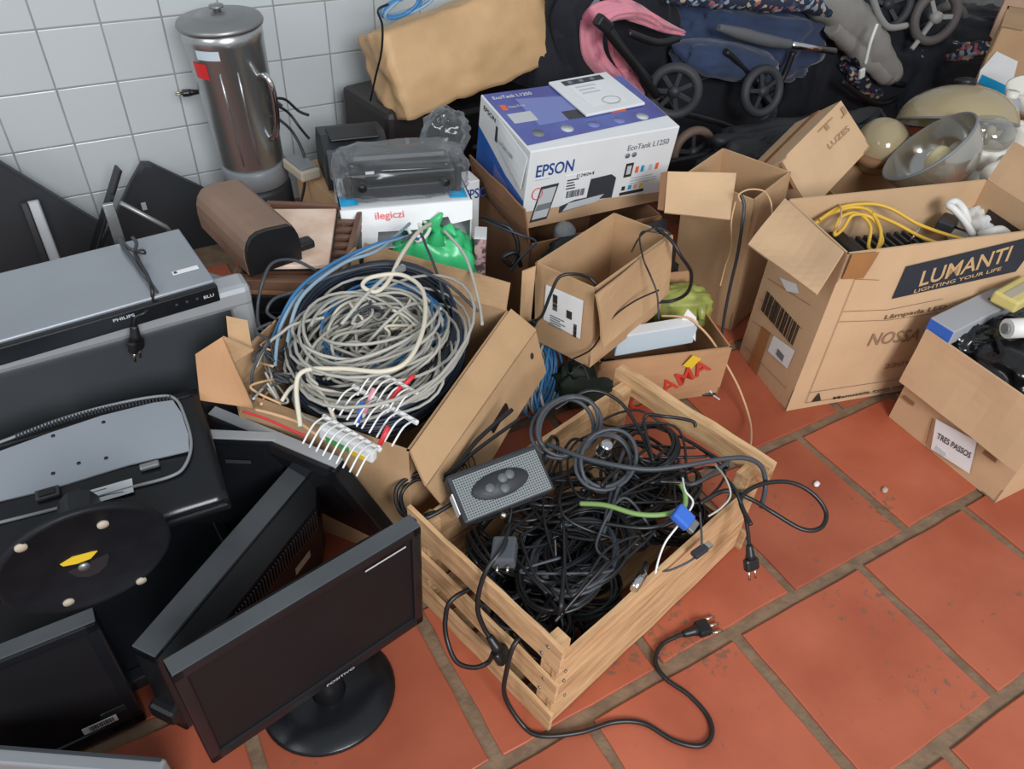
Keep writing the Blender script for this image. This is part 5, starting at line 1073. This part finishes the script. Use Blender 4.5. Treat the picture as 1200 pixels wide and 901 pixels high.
cable('power_cord', 'black cord looping low outside the left slats of the crate', [A(578, 765, .125), A(572, 776, .10), A(555, 782, .09), A(535, 775, .09), A(524, 750, .11), A(522, 725, .14), A(530, 702, .17), kl(.02, .20, .17)], .0042, CBLACK)
# modem
md = [A(526, 556, .315), A(545, 614, .275), A(652, 572, .285), A(629, 507, .325)]
RMd = basis(md[2] - md[1], md[0] - md[1]); mo = thing('modem', 'grey perforated modem with an oval emblem lying on the crate cables', 'modem', md[1], RMd)
mL, mW = (md[2] - md[1]).length, (md[0] - md[1]).length
def perf_mat():
    m = bpy.data.materials.new('perforated_plastic'); m.use_nodes = True; nt = m.node_tree; N = nt.nodes; L = nt.links; b = N['Principled BSDF']
    tc = N.new('ShaderNodeTexCoord'); vm = N.new('ShaderNodeVectorMath'); vm.operation = 'MULTIPLY'; vm.inputs[1].default_value = (230, 230, 0)
    fr_ = N.new('ShaderNodeVectorMath'); fr_.operation = 'FRACTION'; sb_ = N.new('ShaderNodeVectorMath'); sb_.operation = 'SUBTRACT'; sb_.inputs[1].default_value = (.5, .5, 0)
    ln = N.new('ShaderNodeVectorMath'); ln.operation = 'LENGTH'; cmp_ = N.new('ShaderNodeMath'); cmp_.operation = 'LESS_THAN'; cmp_.inputs[1].default_value = .30
    L.new(tc.outputs['Object'], vm.inputs[0]); L.new(vm.outputs[0], fr_.inputs[0]); L.new(fr_.outputs[0], sb_.inputs[0]); L.new(sb_.outputs[0], ln.inputs[0]); L.new(ln.outputs['Value'], cmp_.inputs[0])
    mx = N.new('ShaderNodeMix'); mx.data_type = 'RGBA'; mx.inputs['A'].default_value = rgb(124, 130, 132); mx.inputs['B'].default_value = rgb(40, 43, 45)
    L.new(cmp_.outputs[0], mx.inputs['Factor']); L.new(mx.outputs['Result'], b.inputs['Base Color']); b.inputs['Roughness'].default_value = .45; return m
b = MB(); b.box((mL / 2, mW / 2, -.020), (mL, mW, .034), None, .006); b.build('case', CHAR, mo)
b = MB(); b.box((mL / 2, mW * .46, -.0015), (mL * .92, mW * .84, .003), None, .001); b.build('grille', perf_mat(), mo)
b = MB(); b.lathe([(1, 0), (.97, .003), (.01, .0035)], 36, TM((mL * .48, mW * .48, .0), Matrix.Identity(3)) @ Matrix.Diagonal((mL * .31, mW * .26, 1, 1))); ov = b.build('oval_emblem', CHAR, mo)
for k, (x, y) in enumerate(((.36, .46), (.52, .56), (.50, .36), (.60, .58))): b = MB(); b.lathe([(.009, .003), (.008, .006), (.001, .0065)], 16, Matrix.Translation((mL * x, mW * y, 0))); b.build('emblem_button', mat('emblem_grey', rgb(92, 96, 98), .5), ov)
b = MB(); b.box((-.0005, mW * .42, -.018), (.002, mW * .42, .026)); b.build('white_sticker', PAPER, mo)
b = MB(); b.lathe([(.006, 0), (.006, .012)], 12, TM((mL * .42, -.0, -.022), Matrix.Rotation(rad(90), 3, 'X'))); b.build('coax_socket', BRASS, mo)
b = MB(); b.box((mL * .62, -.001, -.02), (.04, .003, .014)); b.build('port', BLACKP, mo)

# small chips on the floor
for (u, v, m, lab) in ((957, 567, PAPER, 'tiny white paper scrap on the floor tile right of the crate'), (1037, 574, BEIGE, 'small beige chip on the floor tile in front of the parts carton')):
    th = thing('scrap', lab, 'scrap', A(u, v, 0)); b = MB(); b.lump(A(u, v, .003), (.010, .006, .003), RZ(20), .3, 2, 3, 16, 8); b.build('piece', m, th, True)

# ================================================================== FOLDED PUSHCHAIRS BY THE WALL
def wheel(th, c, axis, r, w, tyre, hub, spokes=5, name='wheel'):
    ax = V(axis).normalized(); R = basis(ax.orthogonal(), ax.cross(ax.orthogonal())); M = TM(c, R); b = MB()
    N = 36; pr = []
    for k in range(10):
        a = 2 * pi * k / 10; pr.append((r - w * .45 + w * .45 * cos(a), w * .5 * sin(a)))
    vs = [(q[0] * cos(2 * pi * i / N), q[0] * sin(2 * pi * i / N), q[1]) for i in range(N) for q in pr]
    b.add(vs, [(i * 10 + k, ((i + 1) % N) * 10 + k, ((i + 1) % N) * 10 + (k + 1) % 10, i * 10 + (k + 1) % 10) for i in range(N) for k in range(10)], True, M)
    o = b.build(name, tyre, th, True)
    b = MB(); b.lathe([(r * .80, -w * .25), (r * .84, -w * .30), (r * .84, w * .30), (r * .80, w * .25), (r * .78, w * .1), (r * .78, -w * .1), (r * .80, -w * .25)], N, M); b.f = b.f[:-2]; b.sm = b.sm[:-2]; b.build('rim', hub, o, True)
    b = MB(); b.lathe([(.001, -w * .55), (r * .2, -w * .5), (r * .22, 0), (r * .2, w * .5), (.001, w * .55)], 18, M); b.build('hub', hub, o, True)
    for k in range(spokes):
        a = 2 * pi * k / spokes + .3; p = V((cos(a), sin(a), 0))
        b = MB(); b.box((r * .5, 0, 0), (r * .62, r * .16, w * .35), M @ Matrix.Rotation(a, 4, 'Z'), .001); b.build('spoke', hub, o, True)
    return o
def roll(pts, radii, n=14, nz=.25, seed=0, sub=8, flat=1.0):
    pp = spline(pts, sub); m = len(pp); rr = []
    for i in range(m):
        t = i / (m - 1) * (len(radii) - 1); k = min(int(t), len(radii) - 2); rr.append(radii[k] + (radii[k + 1] - radii[k]) * (t - k))
    b = MB(); b.tube(pp, rr, n)
    for i in range(m):
        for k in range(n):
            v = b.v[i * n + k]; d = v - pp[i]; s = 1 + nz * noise.noise(v * 22 + V((seed, 0, 0))) + nz * .6 * noise.noise(v * 60 + V((0, seed, 0))); b.v[i * n + k] = pp[i] + d * s
    return b
PY = 2.02
s1 = thing('pushchair', 'folded black pushchair with bright pink hood lining, behind the printer box', 'pushchair', (1.62, 2.02, 0))
b = MB(); b.lump((1.40, 2.14, .30), (.13, .16, .36), None, .14, 2.5, 3, 44, 28, 9, .05, .75); b.build('seat_cover', BLACKF, s1, True)
def drape(pts_l, pts_r, m, name, par, seed=0, amp=.02, nu=26, nv=14, t=.006):
    a, c = spline(pts_l, 8), spline(pts_r, 8); b = MB(); vs = []
    for j in range(nv + 1):
        w = j / nv
        for i in range(nu + 1):
            t_ = i / nu; p = a[int(t_ * (len(a) - 1))].lerp(c[int(t_ * (len(c) - 1))], w)
            d = V((0, -1, .25)) * (amp * sin(pi * w) + amp * .7 * noise.noise(V((w * 5, t_ * 2.2, seed))) + amp * .35 * noise.noise(V((w * 12, t_ * 4, seed + 4))))
            vs.append(p + d)
    q = len(vs); vs += [p + V((0, t, 0)) for p in vs]; W_ = nu + 1
    fs = [(j * W_ + i, j * W_ + i + 1, (j + 1) * W_ + i + 1, (j + 1) * W_ + i) for j in range(nv) for i in range(nu)]
    fs += [tuple(q + k for k in reversed(f)) for f in fs]
    b.add(vs, fs, True); return b.build(name, m, par, True)
drape([AY(u, v, 1.95) for u, v in ((728, -2), (700, 4), (683, 20), (681, 50), (688, 75), (715, 100), (742, 112))], [AY(u, v, 1.93) for u, v in ((745, 22), (722, 24), (708, 34), (706, 55), (716, 74), (735, 92), (750, 106))], PINKF, 'hood', s1, 1, .03)
drape([AY(u, v, 1.92) for u, v in ((712, 44), (718, 70), (735, 95), (747, 110))], [AY(u, v, 1.91) for u, v in ((722, 44), (735, 66), (745, 90), (749, 108))], PINKF, 'hood_fold', s1, 5, .025)
drape([AY(u, v, 1.97) for u, v in ((725, -2), (745, 2), (770, 18), (795, 32))], [AY(u, v, 1.95) for u, v in ((735, 24), (755, 30), (775, 38), (800, 42))], PINKF, 'hood_edge', s1, 8, .025)
drape([AY(u, v, 2.0) for u, v in ((655, -5), (646, 20), (652, 60), (662, 100))], [AY(u, v, 1.96) for u, v in ((700, -5), (686, 20), (690, 60), (712, 105))], BLACKF, 'side_panel', s1, 3, .02)
for k, px in enumerate(([(703, 25), (722, 50), (745, 78), (770, 112)], [(712, 30), (735, 62), (762, 95)], [(735, 38), (770, 50), (795, 45)])):
    MB().tube(spline([AY(u, v, 1.85 + .01 * k) for u, v in px], 6), [.013, .010, .011][k], 10).build('frame_tube', BLACKP, s1, True)
b = MB(); b.box((0, 0, 0), (.06, .03, .035), TM(AY(707, 28, 1.84), Matrix.Rotation(rad(35), 3, 'Y')), .008); b.build('hinge_block', BLACKP, s1, True)
b = MB(); b.lump(AY(740, 50, 2.12), (.18, .06, .17), None, .12, 3, 21, 48, 24, 9, .05, .75); b.build('back_panel', BLACKF, s1, True)
wheel(s1, AY(790, 107, 1.84), (-.62, -.72, .05), .088, .034, TYRE, CHAR, 7)
wheel(s1, AY(812, 178, 1.78), (-.15, -.95, .1), .085, .032, TYREB, CHAR, 5)
wheel(s1, AY(765, 140, 1.9), (-.4, -.85, .2), .08, .032, BLACKP, CHAR, 5)
s2 = thing('pushchair', 'folded navy pushchair with a padded handle, in the middle of the pile by the wall', 'pushchair', (2.1, 2.1, 0))
b = MB(); b.lump(AY(872, 42, 2.14) + V((0, 0, -.01)), (.40, .14, .145), Matrix.Rotation(rad(9), 3, 'Y'), .16, 3, 5, 72, 36, 12, .05, .75); b.build('seat_cover', NAVYF, s2, True)
b = MB(); b.lump(AY(850, 70, 2.0), (.24, .08, .06), Matrix.Rotation(rad(12), 3, 'Y'), .1, 2, 8, 56, 28, 5, .04, .8); b.build('hood', NAVYF, s2, True)
b = MB(); b.lump((2.12, 2.18, .18), (.40, .14, .24), None, .14, 3, 6, 64, 30, 11, .05, .7); b.build('basket', BLACKF, s2, True)
b = roll([AY(785, -4, 2.0), AY(840, -2, 2.0), AY(900, 2, 2.0), AY(955, 6, 2.0), AY(985, 30, 2.02)], [.02, .03, .034, .03, .02], 14, .25, 4); b.build('patterned_trim', FLORAL, s2, True)
b = roll([AY(842, 32, 1.93), AY(870, 40, 1.92), AY(900, 48, 1.91), AY(925, 52, 1.91)], [.010, .020, .020, .016], 12, .1, 6); b.build('handle_grip', mat('grip_grey', rgb(92, 94, 98), .7), s2, True)
MB().tube([AY(925, 52, 1.91), AY(950, 56, 1.91), AY(978, 60, 1.91)], .012, 12).build('handle_tube', CHROME, s2, True)
for px, y in (([(850, 60), (880, 90), (900, 130)], 1.93), ([(930, 60), (915, 95), (895, 110)], 1.94), ([(790, 130), (860, 150), (940, 190)], 1.86)):
    MB().tube(spline([AY(u, v, y) for u, v in px], 6), .011, 10).build('frame_tube', BLACKP, s2, True)
wheel(s2, AY(893, 107, 1.88), (-.12, -.95, .28), .088, .034, TYRE, CHAR, 5)
wheel(s2, AY(925, 165, 1.84), (-.1, -.9, .4), .08, .032, BLACKP, CHAR, 5)
b = MB(); p_, q_ = AY(762, 196, 1.72), AY(890, 168, 1.72); R = basis(q_ - p_, (0, 0, 1)); b.box(((q_ - p_).length / 2, -.05, 0), ((q_ - p_).length, .12, .02), TM(p_, R), .006); b.build('footrest', BLACKP, s2, True)
b = MB(); b.box(((q_ - p_).length * .95, .004, -.005), (.03, .016, .03), TM(p_, R), .004); b.build('footrest_clip', GREYP, s2, True)
s3 = thing('pushchair', 'folded pushchair with a grey padded seat and pale spoked wheels at the upper right', 'pushchair', (2.9, 2.0, 0))
b = roll([AY(940, -10, 2.05), AY(985, 12, 2.02), AY(1015, 45, 1.98), AY(1045, 90, 1.93)], [.05, .075, .07, .045], 18, .22, 9); b.build('padded_seat', GREYF, s3, True)
b = roll([AY(975, 30, 1.99), AY(1005, 60, 1.97), AY(1040, 92, 1.92)], [.03, .04, .03], 14, .25, 3); b.build('seat_edge', GREYF, s3, True)
MB().tube(spline([AY(1028, 28, 1.86), AY(1020, 50, 1.85), AY(1014, 75, 1.85)], 6), .006, 8).build('strap', WPLAST, s3, True)
b = MB(); b.box((0, 0, 0), (.024, .012, .036), TM(AY(1010, 86, 1.85), Matrix.Rotation(rad(-20), 3, 'Y')), .003); b.build('buckle', WPLAST, s3, True)
b = MB(); b.lump((2.95, 2.16, .22), (.45, .14, .30), None, .14, 3, 9, 64, 30, 11, .05, .7); b.build('seat_cover', BLACKF, s3, True)
b = MB(); b.lump(AY(1010, 92, 2.02), (.18, .06, .05), Matrix.Rotation(rad(35), 3, 'Y'), .2, 3, 4, 48, 24, 9, .06); b.build('patterned_trim', FLORAL, s3, True)
b = MB(); b.lump(AY(1085, 85, 2.0), (.2, .06, .05), Matrix.Rotation(rad(-8), 3, 'Y'), .2, 3, 14, 48, 24, 9, .06); b.build('basket', BLACKF, s3, True)
PALEW = mat('pale_wheel', rgb(150, 150, 148), .5)
wheel(s3, AY(1096, 20, 1.95), (-.35, -.9, .15), .105, .04, mat('taupe_tyre', rgb(96, 90, 90), .6), PALEW, 3)
wheel(s3, AY(1106, 34, 2.02), (-.35, -.9, .15), .105, .04, mat('taupe_tyre', rgb(96, 90, 90), .6), CHAR, 3)
wheel(s3, AY(1040, 5, 2.05), (-.5, -.8, .2), .10, .036, TYRE, CHAR, 5)
MB().tube(spline([AY(1022, -5, 1.95), AY(1030, 18, 1.94), AY(1042, 32, 1.93), AY(1062, 30, 1.93)], 6), .012, 10).build('frame_tube', PALEW, s3, True)
MB().tube(spline([AY(1068, 58, 1.92), AY(1076, 48, 1.92)], 4), .010, 10).build('brake_lever', PALEW, s3, True)
for px in ([(985, 95), (1040, 120), (1120, 60)], [(1000, 70), (1060, 100), (1130, 95)]):
    MB().tube(spline([AY(u, v, 1.95) for u, v in px], 6), .011, 10).build('frame_tube', BLACKP, s3, True)

# ================================================================== LAMP SHADES AND CARTONS, RIGHT BACK
sup = carton('shade_carton', 'worn open carton behind the lettered lamp carton holding lamp shades', (1.72, 1.10, 0), -13.84, .85, .34, .33, CARD, [], False, bulge=.004)
def bowl(th, c, axis, r, dpt, m, rim=STEELM, name='shade'):
    ax = V(axis).normalized(); R = basis(ax.orthogonal(), ax.cross(ax.orthogonal())); M = TM(c, R); b = MB(); n = 14
    pr = [(r * cos(pi / 2 * k / n) if k < n else .012, dpt * sin(pi / 2 * k / n)) for k in range(n + 1)]
    b.lathe(pr + [(max(.008, q[0] - .004), q[1] - .003) for q in reversed(pr)], 44, M); b.f = b.f[:-2]; b.sm = b.sm[:-2]; o = b.build(name, m, th, True)
    b = MB(); b.tube([M @ V((r * cos(2 * pi * k / 44), r * sin(2 * pi * k / 44), 0)) for k in range(44)], .0042, 8, True); b.build('rim', rim, o if False else th, True); return M
AMBERS = mat('beige_acrylic', rgb(172, 156, 122), .14, var=.1, vscale=5, alpha=.95, coat=.4)
sh = thing('dome_light', 'large beige acrylic dome shade turned over, upper one at the right', 'lamp shade', A(1120, 140, .42))
M = bowl(sh, A(1120, 145, .40), (.25, .35, .9), .165, .11, AMBERS)
b = MB(); b.lathe([(.03, .105), (.03, .125), (.012, .13)], 20, M); b.build('cap', BLACKP, sh, True)
s2_ = thing('dome_light', 'smoky translucent bowl shade with a bulb inside, tipped to the left', 'lamp shade', A(1100, 190, .36))
M = bowl(s2_, A(1088, 172, .42), (.50, -.55, -.65), .128, .14, AMBER, GREYP)
b = MB(); b.lump(A(1100, 190, .40), (.035, .035, .045), None, 0, 1, 1, 24, 16); b.build('bulb', mat('cream_bulb', rgb(214, 200, 160), .3), s2_, True); b = MB(); b.tube([A(1112, 182, .40), A(1124, 172, .41)], .018, 14); b.build('socket', BEIGE, s2_, True)
s3_ = thing('dome_light', 'beige globe shade half hidden behind the tipped carton', 'lamp shade', A(1030, 170, .36)); b = MB(); b.lump(A(1032, 172, .33), (.08, .08, .085), None, .02, 1, 1, 36, 24); b.build('globe', AMBERS, s3_, True); b = MB(); b.lathe([(.045, -.0), (.045, .02), (.035, .024)], 24, TM(A(1020, 190, .30), Matrix.Identity(3))); b.build('collar', CARD_D, s3_, True)
def socket_lamp(label, u, v, z, s=1.0):
    th = thing('glass_lamp', label, 'lamp', A(u, v + 30, z - .08)); p = A(u, v, z)
    b = MB(); b.lathe([(.05, -.115), (.055, -.10), (.054, -.075), (.046, -.072), (.05, -.068), (.060, -.055), (.062, -.02), (.058, -.008), (.05, -.01)], 32, TM(p, Matrix.Scale(s, 3))); b.build('porcelain_base', IVORY, th, True)
    b = MB(); b.lathe([(.05, -.012), (.062, .0), (.068, .022), (.062, .045), (.04, .062), (.001, .068)], 32, TM(p, Matrix.Scale(s, 3))); b.build('glass', CLEARG, th, True)
    b = MB(); b.lathe([(.008, -.01), (.008, .018), (.014, .02), (.012, .04), (.001, .045)], 14, TM(p, Matrix.Scale(s, 3))); b.build('bulb', BEIGE, th, True)
socket_lamp('clear glass lamp on a white porcelain base beside the dome shade', 1155, 165, .42)
th = thing('porcelain_fitting', 'white porcelain lamp fitting at the right edge', 'lamp fitting', A(1190, 170, .36)); p = A(1196, 165, .39)
b = MB(); b.lathe([(.055, -.06), (.06, -.04), (.055, .01), (.062, .03), (.060, .045), (.05, .045), (.045, .02), (.04, .015)], 32, TM(p, Matrix.Rotation(rad(12), 3, 'Y'))); b.build('body', IVORY, th, True); b = MB(); b.lathe([(.02, .0), (.02, .02)], 16, TM(p, Matrix.Rotation(rad(12), 3, 'Y'))); b.build('contact', STEELM, th, True)
th = thing('porcelain_fitting', 'white porcelain fitting lying just behind the lamp carton rim', 'lamp fitting', A(1165, 205, .36)); p = A(1172, 202, .40)
b = MB(); b.lathe([(.03, -.04), (.035, -.02), (.03, .02), (.038, .03), (.03, .04)], 24, TM(p, Matrix.Rotation(rad(75), 3, 'Y'))); b.build('body', IVORY, th, True); b = MB(); b.lathe([(.015, .04), (.012, .055)], 14, TM(p, Matrix.Rotation(rad(75), 3, 'Y'))); b.build('cap', STEELM, th, True)
th = thing('porcelain_fitting', 'round grey knob fitting behind the glass lamp', 'lamp fitting', A(1175, 130, .40)); b = MB(); b.lump(A(1178, 128, .42), (.04, .04, .045), None, .03, 1, 2, 24, 16); b.build('body', GREYBOX, th, True); b = MB(); b.lathe([(.02, .03), (.018, .055)], 14, TM(A(1178, 128, .42), Matrix.Identity(3))); b.build('neck', IVORY, th, True)
th = thing('porcelain_fitting', 'white bowl fitting at the far right below the labelled carton', 'lamp fitting', A(1195, 115, .40)); b = MB(); b.lathe([(.03, -.04), (.06, .0), (.068, .05), (.06, .05), (.05, .0)], 28, TM(A(1202, 118, .42), Matrix.Rotation(rad(-15), 3, 'Y'))); b.build('bowl', IVORY, th, True); b = MB(); b.lathe([(.02, -.055), (.022, -.038)], 16, TM(A(1202, 118, .42), Matrix.Rotation(rad(-15), 3, 'Y'))); b.build('stem', STEELM, th, True)
# labelled carton in the upper right corner
o_ = AY(1137, 112, 1.55); e_ = AY(1167, 42, 1.58)
tc_ = carton('carton', 'brown carton with a white and blue label in the upper right corner', (o_.x, 1.55, 0), -60, .55, .30, .545, CARD, [], True, bulge=.003)
fr = Fr((0, -.004, 0), (1, 0, 0), (0, 0, 1))
lpoly(tc_, fr, [(1149, 82), (1168, 60), (1193, 72), (1182, 114), (1145, 96)], 'label', PAPER, .001); lpoly(tc_, fr, [(1146, 97), (1151, 87), (1186, 103), (1182, 115)], 'blue_band', CYANP, .0018)
t2 = carton('carton', 'plain pinkish carton standing behind the labelled one at the upper right', (AY(1158, 45, 1.88).x, 1.88, 0), -60, .6, .25, .78, mat('cardboard_pink', rgb(206, 170, 146), .85, var=.08), [], True, bulge=.003)
Fr((0, -.004, 0), (1, 0, 0), (0, 0, 1)).rect(.1, .62, .5, .66).build('tape', TAPE, t2)

# ================================================================== FURTHER CLUTTER AND ADDED DARK FILLERS
th = monitor('monitor', 'black monitor shape added to darken the floor under the round monitor foot', (-.36, .80, .05), basis((1, .08, .02), (-.08, 1, .06)), .42, .29, .03, .02, GLOSSB, GLOSSB)  # added black fill standing for the darkness below the foot
jk = thing('black_bag', 'crumpled black plastic stuffed between the printer box and small carton', 'bag', (1.10, 1.30, 0)); b = MB(); b.lump((1.11, 1.325, .15), (.20, .07, .15), RZ(-8), .18, 3, 12, 56, 30, 11, .06, .7); b.build('bag', mat('matt_black_bag', rgb(32, 34, 38), .5), jk, True)
b = MB(); b.lump(A(662, 275, .26), (.03, .05, .03), RZ(-20), .1, 2, 3, 24, 14); b.build('grey_lump', GREYP, jk, True)
cable('cord', 'black cord clump hanging over the left wall of the dark brown carton', [A(565, 255, .33), A(585, 262, .34), A(600, 270, .33), A(607, 290, .29), A(600, 310, .25), A(590, 302, .27), A(604, 296, .28), A(610, 312, .24)], .006, CBLACK)
cable('cord', 'thin dark cord curled on the rim of the dark brown carton', [A(570, 258, .33), A(590, 268, .34), A(612, 276, .33), A(628, 284, .31), A(612, 300, .29), A(598, 318, .25)], .003, CNAVY)

dg = thing('dark_green_bag', 'dark green cloth bag lying between the low carton and the crate', 'bag', A(700, 450, 0)); gq = A(690, 452, .05); gq.z = .06
b = MB(); b.lump(gq, (.085, .05, .06), RZ(-20), .18, 3, 15, 40, 22, 7, .05, .8); b.build('cloth', mat('dark_green_cloth', rgb(52, 62, 54), .85, var=.3, vscale=9), dg, True)
b = MB(); b.tube([gq + V((-.05, .0, .04)), gq + V((-.06, -.02, .075)), gq + V((-.03, -.03, .06))], [.012, .014, .006], 10); b.build('gathered_end', mat('dark_green_cloth', rgb(52, 62, 54)), dg, True)

bg2 = thing('dark_fill_lump', 'added black lump darkening the floor gap behind the lamp shades below the pushchairs', 'bag', (2.15, 1.62, 0)); b = MB(); b.lump((2.15, 1.62, .13), (.44, .12, .17), RZ(-8), .16, 3, 31, 64, 30, 11, .05, .7); b.build('bag', mat('matt_black_bag', rgb(32, 34, 38)), bg2, True)  # added to keep the gap below the pushchairs dark
b = MB(); b.tube([(2.3, 1.56, .26), (2.31, 1.54, .31), (2.33, 1.53, .33)], [.03, .012, .022], 10); b.build('knot', mat('matt_black_bag', rgb(32, 34, 38)), bg2, True)
bg3 = thing('dark_fill_heap', 'added dark blanket heaped at the far right below the pale wheels', 'filler', (3.35, 2.0, 0)); b = MB(); b.lump((3.42, 2.05, .16), (.45, .22, .24), RZ(-8), .16, 3, 33, 64, 30, 11, .05, .7); b.build('bundle', BLACKF, bg3, True)  # dark mass added so the far right corner stays dark
b = MB(); b.lump((3.25, 1.92, .30), (.2, .06, .05), RZ(-20), .2, 3, 37, 40, 20, 9, .05); b.build('folded_edge', FLORAL, bg3, True)
